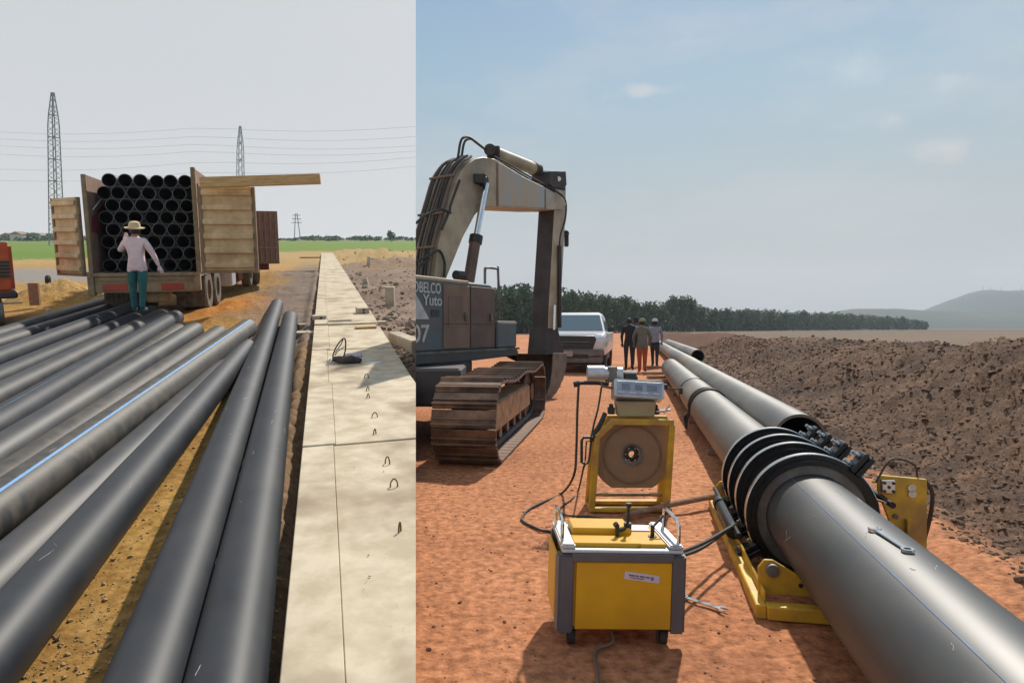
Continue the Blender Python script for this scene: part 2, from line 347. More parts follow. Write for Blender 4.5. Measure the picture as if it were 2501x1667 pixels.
# ============================================================ RIGHT SITE
TH = math.atan((1545-CX)/F); PD = Vector((math.sin(TH), math.cos(TH), 0)); PN = Vector((math.cos(TH), -math.sin(TH), 0))
def lat(X, Y): return X*PN.x+Y*PN.y
def hr(X, Y):
    l = lat(X, Y); s = X*PD.x+Y*PD.y
    road = fbm(X, Y, 1.1, 4, 1)*.035+fbm(X, Y, 9, 3, 2)*.014
    fld = sst(1.85, 2.6, l)
    crest = 6.3+fbm(s, l*0, .12, 2, 5)*1.6
    bh = (.80+fbm(s, l*0, .22, 3, 9)*.75+.34*np.exp(-((s-9.5)/1.6)**2))*(1-.45*sst(60, 140, s))*(.62+.38*sst(3.5, 7, s))
    berm = bh*sst(3.3, 6.0, l-(crest-6.3))*(1-sst(6.5, 10.5, l-(crest-6.3)))
    rough = fld*(.16*fbm(X, Y, 1.3, 4, 20)+.16*np.abs(fbm(X, Y, 3.5, 4, 24))+.13*fbm(X, Y, 7, 4, 28, .65)+.09*np.abs(fbm(X, Y, 13, 3, 33, .6)))*(1-.75*sst(25, 90, Y))
    rough = rough*(1+.55*sst(3.0, 5.0, l)*(1-sst(9, 12, l)))
    ridge = .06*np.exp(-((l-2.0)/.22)**2)*(1+2*fbm(X, Y, 2, 3, 40))
    return np.where(Y > 200, 0, road*(1-.6*fld)+berm+rough+ridge)
def cr_(X, Y, Z):
    l = lat(X, Y); n = fbm(X, Y, .7, 4, 50); n2 = fbm(X, Y, 4, 3, 55)
    road = lerp((.58, .27, .14), (.42, .18, .09), np.clip(.5+1.6*n, 0, 1)); road = lerp(road, (.30, .13, .07), np.clip(n2*2.2-.25, 0, 1))
    fld = lerp((.165, .105, .072), (.075, .052, .042), np.clip(.5+2.4*n, 0, 1)); fld = lerp(fld, (.24, .14, .085), np.clip(n2*2.5-.2, 0, 1)); fld = lerp(fld, (.06, .042, .035), np.clip(fbm(X, Y, 2.2, 3, 58)*3-.55, 0, 1))
    fld = lerp(fld, (.115, .055, .036), sst(16, 45, Y)*(1-sst(8, 14, l)))
    far = lerp((.10, .075, .058), (.20, .15, .11), np.clip(.5+3*fbm(X*.25, Y, .02, 3, 70), 0, 1))
    c = lerp(road, fld, sst(1.9, 2.35, l+n2*.5))
    c = lerp(c, far, sst(9.5, 14, l)*sst(14, 40, Y))
    c = lerp(c, (.10, .115, .06), sst(110, 150, Y)*(1-sst(-30, 0, X-.18*Y)))
    return c
ys = np.concatenate([np.geomspace(.6, 4, 70)[:-1], np.geomspace(4, 40, 190)[:-1], np.geomspace(40, 2400, 80)])
ground_r = sheet('ground', ys, np.linspace(-.165, 1.25, 330), hr, cr_, G['red_earth'], I4, 1)

# clods lying loose on the ploughed spoil
def blobs(name, pts, sizes, m, M, flat=.75):
    t = (1+5**.5)/2
    iv = np.array([(-1, t, 0), (1, t, 0), (-1, -t, 0), (1, -t, 0), (0, -1, t), (0, 1, t), (0, -1, -t), (0, 1, -t), (t, 0, -1), (t, 0, 1), (-t, 0, -1), (-t, 0, 1)])/1.9
    fc = np.array([(0, 11, 5), (0, 5, 1), (0, 1, 7), (0, 7, 10), (0, 10, 11), (1, 5, 9), (5, 11, 4), (11, 10, 2), (10, 7, 6), (7, 1, 8), (3, 9, 4), (3, 4, 2), (3, 2, 6), (3, 6, 8), (3, 8, 9), (4, 9, 5), (2, 4, 11), (6, 2, 10), (8, 6, 7), (9, 8, 1)])
    n = len(pts); V = iv[None]*(1+RNG.uniform(-.38, .38, (n, 12, 1)))
    a = RNG.uniform(0, 6.28, n); c, s_ = np.cos(a)[:, None], np.sin(a)[:, None]
    X = (V[..., 0]*c-V[..., 1]*s_)*RNG.uniform(.8, 1.3, (n, 1)); Yv = V[..., 0]*s_+V[..., 1]*c
    V = np.stack([X, Yv, V[..., 2]*flat], -1)*sizes[:, None, None]+pts[:, None]
    Fc = (fc[None]+np.arange(n)[:, None, None]*12).reshape(-1, 3)
    me = bpy.data.meshes.new(name); me.from_pydata(V.reshape(-1, 3).tolist(), [], Fc.tolist())
    return link(name, me, m, None, M)
def field_pts(n, l0, l1, s0, s1):
    s = np.exp(RNG.uniform(math.log(s0), math.log(s1), n)); l = RNG.uniform(l0, l1, n)
    X = PN.x*l+PD.x*s; Y = PN.y*l+PD.y*s; return X, Y
X, Y = field_pts(42000, 2.0, 8.8, 2.0, 40)
sz = RNG.gamma(1.0, .0046, len(X))+.0045; sz = np.minimum(sz*(1+.075*Y), .055)
ok = (Y > 1) & (np.abs(lat(X, Y)-2.0) > .0); X, Y, sz = X[ok], Y[ok], sz[ok]
kind(blobs('earth_clods', np.stack([X, Y, hr(X, Y)+sz*.10], -1), sz, G['clod'], I4, .6), 'stuff', 'loose brown earth clods over the spoil beside the pipes', 'clods')
l = RNG.uniform(-3.5, 1.7, 4200); s = np.exp(RNG.uniform(math.log(1.8), math.log(14), 4200)); X = PN.x*l+PD.x*s; Y = PN.y*l+PD.y*s
ok = X > SEAM*Y+.05; X, Y = X[ok], Y[ok]; sz = RNG.gamma(1.2, .0019, len(X))+.001
G['red_pebble'] = mat('red_pebble', (.34, .14, .07), (.20, .085, .05), 5, .95)
kind(blobs('road_crumbs', np.stack([X, Y, hr(X, Y)+sz*.3], -1), sz, G['red_pebble'], I4), 'stuff', 'small crumbs of red earth on the beaten track', 'crumbs')

# hills
def hill(name, prof, Y0, depth, seedv):
    xs = np.linspace(prof[0][0], prof[-1][0], 160); hs = np.interp(xs, [p[0] for p in prof], [p[1] for p in prof])
    hs = np.convolve(np.pad(hs, 8, 'edge'), np.hanning(17)/np.hanning(17).sum(), 'valid')
    rows = 14; vs = []
    for j in range(rows):
        q = j/(rows-1); e = math.sin(q*math.pi)**.8
        for i, x in enumerate(xs):
            wx = (x-CX)/F*Y0; hz = hs[i]/F*Y0*e
            vs.append((wx, Y0+(q-.5)*depth, hz*(1+.14*float(fbm(np.array(wx/Y0*40), np.array(q*5.), 1., 4, seedv)))-1))
    n = len(xs); fs = [(j*n+i, j*n+i+1, (j+1)*n+i+1, (j+1)*n+i) for j in range(rows-1) for i in range(n-1)]
    me = bpy.data.meshes.new(name); me.from_pydata(vs, [], fs); me.polygons.foreach_set('use_smooth', [True]*len(fs))
    return kind(link(name, me, G['hillside']), 'structure')
hill('hill', [(1960, 0), (2150, 6), (2280, 40), (2350, 78), (2410, 95), (2470, 92), (2540, 84), (2650, 70), (2900, 30), (3100, 5)], 1900, 500, 3)
hill('hill', [(1640, 0), (1780, 22), (1900, 28), (2000, 34), (2090, 50), (2160, 50), (2230, 44), (2320, 44), (2450, 40), (2800, 30), (3100, 0)], 1500, 400, 5)
for k, (px, hh) in enumerate(((2400, 12), (2418, 10), (2446, 8), (2494, 10))):
    b = RP(px, 708, 1900); m = MB().cyl((0, 0, -4), (0, 0, hh), .9, .5, n=6).box((0, 0, hh*.75), (3, .6, .6))
    tag(m.build('radio_mast', G['lattice'], None, Matrix.Translation(b)), 'thin radio mast on top of the hazy blue hill', 'mast', 'masts on the hill')

# trees
def leaf_quads(n, rx, rz, cz, size, squash=1., seed=0, clumps=9):
    g = np.random.default_rng(seed); cl = g.normal(0, 1, (clumps, 3)); cl /= np.linalg.norm(cl, axis=1)[:, None]; cl *= g.uniform(.25, .8, (clumps, 1))
    P = cl[g.integers(0, clumps, n)]+g.normal(0, .24, (n, 3)); rr = np.linalg.norm(P, axis=1); P = P*np.minimum(1, 1.08/np.maximum(rr, 1e-6))[:, None]
    P = P*np.array([rx, rx, rz])+np.array([0, 0, cz])
    a = g.normal(0, 1, (n, 3)); a /= np.linalg.norm(a, axis=1)[:, None]; b = np.cross(a, g.normal(0, 1, (n, 3))); b /= np.linalg.norm(b, axis=1)[:, None]
    s_ = size*g.uniform(.6, 1.4, (n, 1))
    return np.stack([P-a*s_, P-b*s_*.6, P+a*s_, P+b*s_*.6], 1)
def quads_mesh(name, Q):
    n = len(Q); me = bpy.data.meshes.new(name); me.from_pydata(Q.reshape(-1, 3).tolist(), [], np.arange(n*4).reshape(n, 4).tolist()); return me
crown_me = []; trunk_me = []
for k in range(5):
    rx, rz = ((2.1, 4.2), (2.6, 3.6), (1.7, 4.6), (2.9, 3.2), (2.2, 3.9))[k]
    me = quads_mesh('crown', leaf_quads(1500, rx, rz, 7.2, .34, seed=40+k, clumps=13)); me.materials.append(G['leaf']); crown_me.append(me)
    m = MB().tube([(0, 0, -.5), (.1, 0, 3), (0, .1, 7.5)], [.2, .15, .05], 7)
    for j in range(5):
        a = j*1.4+k; z = 4+j*.9; m.tube([(0, 0, z), (math.cos(a)*rx*.6, math.sin(a)*rx*.6, z+1.3)], [.07, .02], 5)
    me = m.mesh('trunk'); me.materials.append(G['bark']); trunk_me.append(me)
def top_at(px): return np.interp(px, [1015, 1215, 1330, 1450, 1530, 1560, 1600, 1690, 1720, 1760, 1900, 2050, 2200, 2262], [102, 108, 106, 92, 76, 66, 64, 68, 50, 50, 44, 38, 28, 16])
def dist_at(px): return np.interp(px, [1015, 1215, 1450, 1690, 1900, 2262], [135, 140, 165, 215, 300, 430])
Qs = []
g = np.random.default_rng(5)
for k in range(640):
    px = g.uniform(1020, 2262) if k < 400 else g.uniform(1700, 2262); Yt = dist_at(px)*g.uniform(1.04, 1.35)
    ht = (top_at(px)*g.uniform(.78, .98))/F*Yt+H
    q = leaf_quads(300, ht*.22+.6, ht*.54, ht*.46, .30+ht*.022, seed=900+k, clumps=11); q += np.array([(px-CX)/F*Yt, Yt, 0]); Qs.append(q)
kind(link('wood', quads_mesh('wood', np.concatenate(Qs)), G['leaf2']), 'stuff', 'dark green wood of dense trees along the far edge of the field', 'wood')
tl = ['tall pointed tree at the edge of the dark wood behind the pickup', 'rounded leafy tree at the edge of the dark wood']
pxs = [1225, 1252, 1281, 1302, 1392, 1421, 1449, 1478, 1500, 1523, 1548, 1571, 1593, 1616, 1640, 1662, 1684, 1712, 1741, 1772, 1806, 1842, 1880, 1921, 1963, 2008, 2055, 2104, 2154, 2203, 2240]
for k, px in enumerate(pxs):
    Yt = float(dist_at(px)); ht = float(top_at(px)*random.uniform(.92, 1.08)/F*Yt+H)
    if px in (1640, 1662, 1684): ht *= 1.22
    sc = ht/11.2; kk = k % 5
    r = empty('leafy_tree', Matrix.Translation(((px-CX)/F*Yt, Yt, -.1)) @ Matrix.Rotation(random.uniform(0, 6), 4, 'Z') @ Matrix.Scale(sc, 4),
              tl[0 if px < 1600 else 1] if not 1630 < px < 1690 else 'tree of the tall dark clump rising above the low end of the wood', 'tree',
              'trees at the edge of the wood' if px < 1600 else ('tall clump of trees' if 1630 < px < 1690 else 'rounded trees at the low end of the wood'))
    link('crown', crown_me[kk], G['leaf'], r); link('trunk', trunk_me[kk], G['bark'], r)

# ---- big pipes
RB = .252
def axis_pt(l, Y, z):        # point on a line parallel to the pipe run at lateral l
    s = (Y-PN.y*l)/PD.y; return Vector((PN.x*l+PD.x*s, Y, z))
def pipe(name, a, b, r, m, label, group=None, M=None, n=48, wall=.028, cut=0, inner=None):
    a = Vector(a); b = Vector(b); ax = (b-a); ln = ax.length; ax.normalize()
    mb = MB()
    nseg = max(2, int(ln/1.2)); pr = [(r, ln*i/nseg) for i in range(nseg+1)]
    mb.lathe(pr+[(r-wall, ln), (r-wall, 0)], a, ax, n, closed=True)
    return tag(mb.build(name, m, None, M, cut=cut), label, 'pipe', group)
ZB = H-4.35*RB
def stripe(parent, a, b, r, ang, wd, m, M=None):
    a = Vector(a); b = Vector(b); ax = (b-a).normalized(); u = ax.cross(Vector((0, 0, 1))).normalized(); v = u.cross(ax)
    poly = []
    for k in range(4):
        q = ang+(k/3-.5)*wd/r; poly.append(a+(u*math.cos(q)+v*math.sin(q))*(r+.0012))
    for k in range(3, -1, -1):
        q = ang+(k/3-.5)*wd/r; poly.append(a+(u*math.cos(q)+v*math.sin(q))*(r-.003))
    return MB().prism(poly, b-a).build('stripe', m, parent)
LB = 4.04*RB
G['scratch'] = mat('scratch', (.46, .44, .41), (.30, .29, .27), 40, .7)
def scratches(parent, a, b, r, n, seed, a0, a1, lmax):
    g_ = random.Random(seed); a = Vector(a); b = Vector(b); ax = (b-a).normalized(); ln = (b-a).length; u = ax.cross(Vector((0, 0, 1))).normalized(); v = u.cross(ax)
    for k in range(n):
        s0 = g_.uniform(.05, .95)*ln; q0 = R(g_.uniform(a0, a1)); dl = g_.uniform(-1, 1)*lmax; dq = R(g_.uniform(-14, 14)); pts = []
        for i in range(6):
            t_ = i/5; q = q0+dq*t_+.01*math.sin(i*2+k); pts.append(a+ax*(s0+dl*t_)+(u*math.cos(q)+v*math.sin(q))*(r+.0003))
        w_ = g_.uniform(.0008, .0018); MB().tube(pts, [.0002, w_, w_, w_*.8, w_, .0002], 4).build('scratch', G['scratch'], parent)
a, b = axis_pt(LB, .9, ZB), axis_pt(LB, 4.38, ZB)
p1 = pipe('large_pipe', a, b, RB, G['pe_near'], 'big black pipe held in the clamp rings, with a spanner on it')
stripe(p1, a, b, RB, R(116.5), .007, G['blue_dull']); scratches(p1, a, b, RB, 26, 3, 60, 175, .16)
a, b = axis_pt(LB, 4.386, ZB), axis_pt(LB, 10.9, ZB)
p2 = pipe('large_pipe', a, b, RB, G['pe_big'], 'big dusty pipe running away from the clamp rings to a welded joint')
bd = MB()
for dy in (0, .026): bd.lathe([(RB-.006+.016*math.sin(q), -.012+.024*q/math.pi+dy) for q in np.linspace(0, math.pi, 6)], b+PD*-.02, PD, 48, closed=True)
bd.build('weld_bead', G['pe_inside'], p2)
a, b = axis_pt(LB, 10.902, ZB), axis_pt(LB, 17.8, ZB)
p3 = pipe('large_pipe', a, b, RB, G['pe_big'], 'far length of big pipe beyond the welded joint, ending by the wooden sleepers')
Z2 = RB+.06; L2 = 1.60
for k, (y0, y1) in enumerate(((6.35, 17.5), (17.51, 29.5), (29.51, 52))):
    p = pipe('large_pipe', axis_pt(L2+.02*k, y0, Z2), axis_pt(L2+.02*k, y1, Z2), RB, G['pe_big'],
             ('pale dusty pipe next to the clamped one, its open end beside the clamps', 'middle length of the second pipe run along the spoil', 'farthest length of the second pipe run, close past the walking people')[k])
pipe('large_pipe', axis_pt(2.4, 24.6, .33), axis_pt(2.42, 46, .33), RB, G['pe_big'], 'short pale pipe behind the second run, its dark open end showing')
# sleepers under the pipes
def plank(name, c, d, rz, m, label, cat, group=None, M=None, cut=0):
    return tag(MB().box((0, 0, 0), d).build(name, m, None, (M or I4) @ Matrix.Translation(c) @ Matrix.Rotation(rz, 4, 'Z'), bevel=.006, cut=cut), label, cat, group)
for yy in (2.3, 7.2, 9.6, 13.5):
    c = axis_pt(LB, yy, .022); plank('pipe_skid', c, (.42, .12, ZB-RB-.001+.02), -TH, G['wood_grey'], 'low wooden skid under the clamped pipe run', 'skid', 'skids under the pipe run')
for yy in (7.4, 12, 20, 27, 36, 46):
    c = axis_pt(L2+.02, yy, .02); plank('pipe_skid', c, (.44, .14, .08), -TH, G['wood_grey'], 'low wooden skid under the second pipe run', 'skid', 'skids under the second run')
for yy in (26, 34, 43): plank('pipe_skid', axis_pt(2.4, yy, .03), (.44, .14, .10), -TH, G['wood_grey'], 'low wooden skid under the short pale pipe', 'skid', 'skids under the short pipe')
for k, (px, py, ln, rz, lb) in enumerate(((1606, 900, .95, -.1, 'far loose brown board on the red earth by the pipe end'), (1605, 915, .85, -.02, 'middle loose brown board on the red earth by the pipe end'),
                                          (1616, 925, .80, .03, 'thin brown board between two others by the pipe end'), (1612, 937, .75, -.05, 'near loose brown board on the red earth by the pipe end'))):
    c = RG(px, py); c.z = .055; plank('board', c, (ln, .20, .07), rz, G['wood_grey'], lb, 'board')

# ---- pipe clamp (butt-welding chassis)
M0 = Matrix.Translation(axis_pt(LB, 3.8, 0)) @ Matrix.Rotation(-TH, 4, 'Z')    # local: x right, y along the pipe, z up
cl = empty('pipe_welding_clamp', M0, 'black ringed pipe clamp on a yellow chassis gripping the big pipe', 'pipe clamp')
RC = .365; zc = ZB
for k, y in enumerate((0, .38, .70, 1.01)):
    rg = MB().lathe([(RB+.055, -.05), (RC-.03, -.05), (RC-.03, -.018), (RC, -.018), (RC, .022), (RC-.03, .022), (RC-.03, .05), (RB+.055, .05)], (0, y, zc), (0, 1, 0), 72, closed=True)
    ring = rg.build('clamp_ring', G['black_gloss'], cl)
    MB().lathe([(RB+.003, -.035), (RB+.058, -.035), (RB+.058, .035), (RB+.003, .035)], (0, y, zc), (0, 1, 0), 64, closed=True).build('liner', G['grey_steel'] if k == 0 else G['black'], ring)
    MB().lathe([(RC-.001, -.0185), (RC+.0035, -.0155), (RC+.0035, .0195), (RC-.001, .0225)], (0, y, zc), (0, 1, 0), 72, closed=True, a0=R(-20), a1=R(235)).build('bright_rim', G['steel'], ring)
    for ang, big in ((R(50), 1), (R(212), 0)):
        T = Matrix.Translation((0, y, zc)) @ Matrix.Rotation(-ang, 4, 'Y') @ Matrix.Translation((RC+.045, 0, 0))
        lg = MB().box((0, 0, .018), (.13, .10, .03), T).box((0, 0, -.018), (.13, .10, .03), T).build('lug', G['black_gloss'], ring, bevel=.005)
        bt = MB()
        for sx in (-.035, .03): bt.cyl(T @ Vector((sx, -.0, -.06)), T @ Vector((sx, 0, .085)), .011, n=10).cyl(T @ Vector((sx, 0, .036)), T @ Vector((sx, 0, .058)), .02, n=6)
        bt.build('bolt', G['steel'], lg)
# rods joining the rings
for ang in (R(14), R(196)):
    p = Vector((math.cos(ang)*(RC+.06), 0, zc+math.sin(ang)*(RC+.06)))
    MB().cyl(p+Vector((0, -.06, 0)), p+Vector((0, 1.08, 0)), .018, n=14).build('guide_rod', G['black_gloss'], cl)
for sgn, lbl in ((-1, 0), (1, 1)):
    p = Vector((sgn*(RC+.05), .12, zc-.14)); MB().cyl(p, p+Vector((0, .62, 0)), .038, n=18).cyl(p+Vector((0, -.02, 0)), p+Vector((0, .03, 0)), .047, n=18).cyl(p+Vector((0, .58, 0)), p+Vector((0, .66, 0)), .047, n=18).build('hydraulic_ram', G['black_gloss'], cl)
# yellow chassis
for sgn in (-1, 1):
    MB().box((sgn*.41, .26, .035), (.05, 2.0, .07)).box((sgn*.385, .26, .075), (.012, 1.9, .09)).build('side_rail', G['yellow_dirty'], cl, bevel=.006)
for y in (-.72, 1.24): MB().box((0, y, .036), (.77, .07, .066)).build('cross_rail', G['yellow_dirty'], cl, bevel=.006)
for y in (-.60, 1.10):
    pl = [(-.40, y, .07), (.40, y, .07), (.40, y, .10), (.20, y, .04+.055), (-.10, y, .10), (-.26, y, .19), (-.345, y, .235), (-.40, y, .20)]
    e = MB().prism([(-.40, y, .07), (.13, y, .07), (-.08, y, .10), (-.24, y, .19), (-.33, y, .24), (-.37, y, .24), (-.40, y, .20)], (0, .02, 0)).build('end_plate', G['yellow_dirty'], cl, bevel=.003)
    MB().cyl((-.335, y-.03, .195), (-.335, y+.05, .195), .032, n=18).cyl((-.335, y-.04, .195), (-.335, y+.05, .195), .016, n=12).build('pivot_bolt', G['grey_steel'], e)
    for bx, bz in ((-.20, .125), (-.14, .095)): MB().cyl((bx, y-.006, bz), (bx, y+.01, bz), .011, n=12).build('bolt_hole', G['black'], e)
# tall yellow bracket on the far side
br = MB().prism([(.44, .12, .02), (.66, .12, .02), (.66, .12, .52), (.40, .12, .535), (.40, .12, .44), (.47, .12, .24)], (0, .03, 0)).build('bracket_plate', G['yellow_dirty'], cl, bevel=.003)
MB().box((.55, .10, .16), (.018, .04, .26)).build('bracket_rib', G['yellow_dirty'], br, bevel=.002)
MB().box((.445, .10, .475), (.075, .03, .075)).build('bearing_block', G['steel'], br, bevel=.004)
for sx, sz in ((-.024, -.024), (.024, -.024), (-.024, .024), (.024, .024), (0, 0)): MB().cyl((.445+sx, .08, .475+sz), (.445+sx, .10, .475+sz), .009, n=10).build('bolt', G['black'], br)
for bx, bz in ((.575, .47), (.578, .435)): MB().cyl((bx, .105, bz), (bx, .14, bz), .022, n=16).build('boss', G['steel'], br)
MB().cyl((.49, .105, .30), (.49, .14, .30), .014, n=16).build('boss', G['grey_steel'], br)
MB().tube(fillet([(.68, .2, .50), (.72, .2, .42), (.725, .25, .25), (.70, .3, .06)]), .012, 8).tube(fillet([(.38, .1, .50), (.47, .12, .63), (.60, .15, .60), (.64, .2, .52)]), .006, 6).build('hydraulic_hose', G['rubber'], cl)
MB().tube(fillet([(.36, -.1, .43), (.36, .05, .40), (.37, .1, .30), (.36, .1, .15)]), .007, 8).build('copper_pipe', mat('copper', (.45, .22, .12), None, 10, .35, .9), cl)

# cable looped over the far pipe
cb = MB()
for k in range(5):
    yy = 8.85+.05*k; c = axis_pt(LB, yy, ZB); pts = []
    for q in np.linspace(R(15), R(190), 15): pts.append(c+PN*math.cos(q)*(RB+.012)+Vector((0, 0, math.sin(q)*(RB+.012)))+PD*(.05*math.sin(q*2+k)))
    e = pts[-1]; pts += [e+PN*(-.02-.012*k)+PD*(-.03*k)+Vector((0, 0, -.08)), e+PN*(-.04)+PD*(-.05-.03*k)+Vector((0, 0, -.19-.01*k))]
    cb.tube(fillet(pts, 3), .012, 6)
tag(cb.build('cable', G['rubber']), 'black cable hung in a loop over the far pipe', 'cable')

# spanners
def spanner(M, ln, label):
    r = empty('spanner', M, label, 'spanner')
    m = MB().prism([(-ln/2+.02, -.010, -.003), (ln/2-.025, -.012, -.003), (ln/2-.025, .012, -.003), (-ln/2+.02, .010, -.003)], (0, 0, .007)).build('shaft', G['chrome'], r, bevel=.002)
    pts = [(math.cos(a)*.026, math.sin(a)*.026) for a in np.linspace(R(40), R(320), 15)]
    pts = [(ln/2-.005+x, y, -.005) for x, y in pts]+[(ln/2-.005-.006, -.012, -.005), (ln/2-.005-.014, 0, -.005), (ln/2-.005-.006, .012, -.005)]
    MB().prism(pts, (0, 0, .011)).build('open_jaw', G['chrome'], r, bevel=.0015)
    MB().lathe([(.013, -.006), (.023, -.006), (.023, .006), (.013, .006)], (-ln/2, 0, 0), (0, 0, 1), 24, closed=True).build('ring_end', G['chrome'], r)
    return r
def on_pipe(py_slope, Y):      # surface point of the clamped pipe seen under a given slope from the eye
    pass
A_ = axis_pt(LB, 2.60, ZB); q = R(90-12)
nrm = PN*math.cos(R(93))+Vector((0, 0, 1))*math.sin(R(93))
nrm.normalize(); P_ = A_+nrm*(RB+.0075); tx = (PD*.99-PN*.10); tx = (tx-nrm*tx.dot(nrm)).normalized(); ty = nrm.cross(tx)
spanner(Matrix(((tx.x, ty.x, nrm.x, P_.x), (tx.y, ty.y, nrm.y, P_.y), (tx.z, ty.z, nrm.z, P_.z), (0, 0, 0, 1))), .27, 'shiny steel spanner lying on top of the big clamped pipe')
a = RG(1672, 1467); b = RG(1764, 1497); c = (a+b)/2; spanner(Matrix.Translation((c.x, c.y, float(hr(np.array(c.x), np.array(c.y)))+.016)) @ Matrix.Rotation(math.atan2(b.y-a.y, b.x-a.x), 4, 'Z'), .22, 'steel spanner on the red ground beside the yellow hydraulic box')

# ---- yellow hydraulic unit
c = RG(1508, 1585); U0 = Matrix.Translation((c.x, 3.03, 0)) @ Matrix.Rotation(R(3), 4, 'Z') @ Matrix.Rotation(R(1.8), 4, 'Y')
hu = empty('hydraulic_unit', U0, 'yellow and grey hydraulic power unit on castors with chrome handles', 'power unit')
W_, D_, z0, z1 = .545, .36, .085, .425
MB().box((0, 0, (z0+z1)/2), (W_-.05, D_-.02, z1-z0-.02)).build('body', G['yellow'], hu, bevel=.004)
MB().box((.008, -D_/2-.001, (z0+z1)/2-.018), (W_-.125, .016, z1-z0-.05)).build('front_panel', G['yellow'], hu, bevel=.003)
MB().box((-W_/2-.006, .03, (z0+z1)/2-.01), (.012, D_*.7, z1-z0-.05)).build('side_panel', G['yellow'], hu, bevel=.003)
for sx in (-1, 1):
    x = sx*(W_/2-.028)
    MB().prism([(x-.034, -D_/2-.012, z0-.012), (x+.034, -D_/2-.012, z0-.012), (x+.034+sx*.01, -D_/2+.05, z0-.012), (x-.034+sx*.01, -D_/2+.05, z0-.012)], (0, 0, z1-z0)).build('corner_post', G['grey_paint'], hu, bevel=.008, seg=2)
    MB().box((x, D_/2-.02, (z0+z1)/2), (.06, .045, z1-z0)).build('corner_post', G['grey_paint'], hu, bevel=.008, seg=2)
MB().box((0, -D_/2-.006, z1-.022), (W_-.10, .022, .036)).build('top_rail', G['grey_paint'], hu, bevel=.003)
MB().box((0, 0, z1+.002), (W_-.01, D_+.02, .016)).build('top_tray', G['alu'], hu, bevel=.005)
for sx in (-1, 1):
    MB().box((sx*(W_/2-.035), 0, z1+.019), (.062, D_, .022)).build('tray_edge', G['alu'], hu, bevel=.006, seg=2)
    x = sx*(W_/2-.012); MB().tube(fillet([(x, -.13, z1+.02), (x, -.125, z1+.085), (x, -.10, z1+.115), (x, .08, z1+.12), (x, .105, z1+.09), (x, .11, z1+.02)], 5), .0085, 10).build('handle', G['chrome'], hu)
lid = MB().box((-.065, .055, z1+.033), (.27, .16, .045)).build('lid', G['yellow'], hu, bevel=.005)
MB().box((-.06, -.09, z1+.019), (.30, .12, .018)).build('front_cover', G['yellow'], hu, bevel=.003)
MB().box((.135, -.02, z1+.018), (.13, .26, .016)).build('valve_plate', G['yellow'], hu, bevel=.003)
MB().box((.125, .075, z1+.029), (.10, .09, .004)).build('gauge_plate', G['label_white'], hu)
v = MB().cyl((.06, .0, z1+.02), (.06, .0, z1+.075), .018, n=14).cyl((.06, 0, z1+.07), (.062, 0, z1+.155), .0065, n=10).cyl((.062, 0, z1+.15), (.062, 0, z1+.166), .013, n=12).cyl((.06, 0, z1+.05), (.0, -.05, z1+.055), .011, n=10)
v.cyl((.0, -.055, z1+.02), (.0, -.055, z1+.075), .009, n=10).cyl((0, -.055, z1+.072), (-.012, -.06, z1+.088), .012, n=10); v.build('control_valve', G['black'], hu)
v = MB().cyl((.165, -.045, z1+.02), (.165, -.045, z1+.08), .009, n=10).cyl((.165, -.045, z1+.07), (.225, .0, z1+.11), .006, n=8).cyl((.165, -.045, z1+.02), (.165, -.045, z1+.03), .02, n=14); v.build('dump_valve', G['black'], hu)
st = MB().box((0, 0, 0), (.155, .002, .033)).build('sticker', G['label_white'], hu, Matrix.Translation((.085, -D_/2-.0105, z1-.105)) @ Matrix.Rotation(R(7), 4, 'Y'))
for x, ww in ((-.045, .028), (-.022, .012), (.0, .022), (.025, .018)): MB().box((x, -.0015, .003), (ww, .002, .007)).build('print', G['label_ink'], st)
MB().box((.045, -.0015, 0), (.012, .002, .014)).build('print', G['label_ink'], st)
MB().box((-.022, -.0015, -.007), (.06, .002, .003)).build('print', G['label_ink'], st)
for sx, sy in ((-.21, -.12), (.20, -.12), (-.21, .12), (.20, .12)):
    cs = MB().cyl((sx-.016, sy, .036), (sx+.016, sy, .036), .036, n=20).build('castor_wheel', G['rubber'], hu)
    MB().box((sx, sy, .077), (.05, .05, .006)).box((sx-.022, sy, .055), (.004, .035, .045)).box((sx+.022, sy, .055), (.004, .035, .045)).build('castor_fork', G['grey_steel'], cs)

# ---- trimmer / heater stand
q = RG(1538, 1249); T0 = Matrix.Translation((q.x, q.y, 0)); S_ = q.y/F
tr = empty('facing_tool_stand', T0, 'yellow frame stand holding a round brown facing plate under a control box', 'tool stand')
def tp(px, py, y=0): return Vector(((px-1538)*S_, y, (1249-py)*S_))
fr = [tp(1436, 1249), tp(1436, 1240), tp(1450, 1060), tp(1494, 1021), tp(1650, 1024), tp(1634, 1240), tp(1634, 1249)]
def bar(a, b, w_, d_, mb):
    a = Vector(a); b = Vector(b); d = (b-a); ln = d.length; z = d.normalized(); y = Vector((0, 1, 0)); x = y.cross(z).normalized()
    Mx = Matrix(((x.x, y.x, z.x, 0), (x.y, y.y, z.y, 0), (x.z, y.z, z.z, 0), (0, 0, 0, 1))); Mx.translation = (a+b)/2
    mb.box((0, 0, 0), (w_, d_, ln), Mx); return mb
for yy, nm in ((0, 'front_frame'), (.21, 'rear_frame')):
    o = Vector((0, yy, 0)); mb = MB()
    for i, (a, b) in enumerate((((1444, 1244), (1458, 1066)), ((1456, 1068), (1497, 1030)), ((1490, 1029), (1644, 1031)), ((1640, 1036), (1627, 1244)))):
        bar(tp(*a)+o, tp(*b)+o, .047-.001*i, .052+.002*i, mb)
    mb.build(nm, G['yellow_dirty'], tr, bevel=.006)
MB().box((0, -.0, .020), (.62, .07, .028)).box((0, .21, .020), (.62, .07, .028)).build('base_bar', G['yellow_dirty'], tr, bevel=.004)
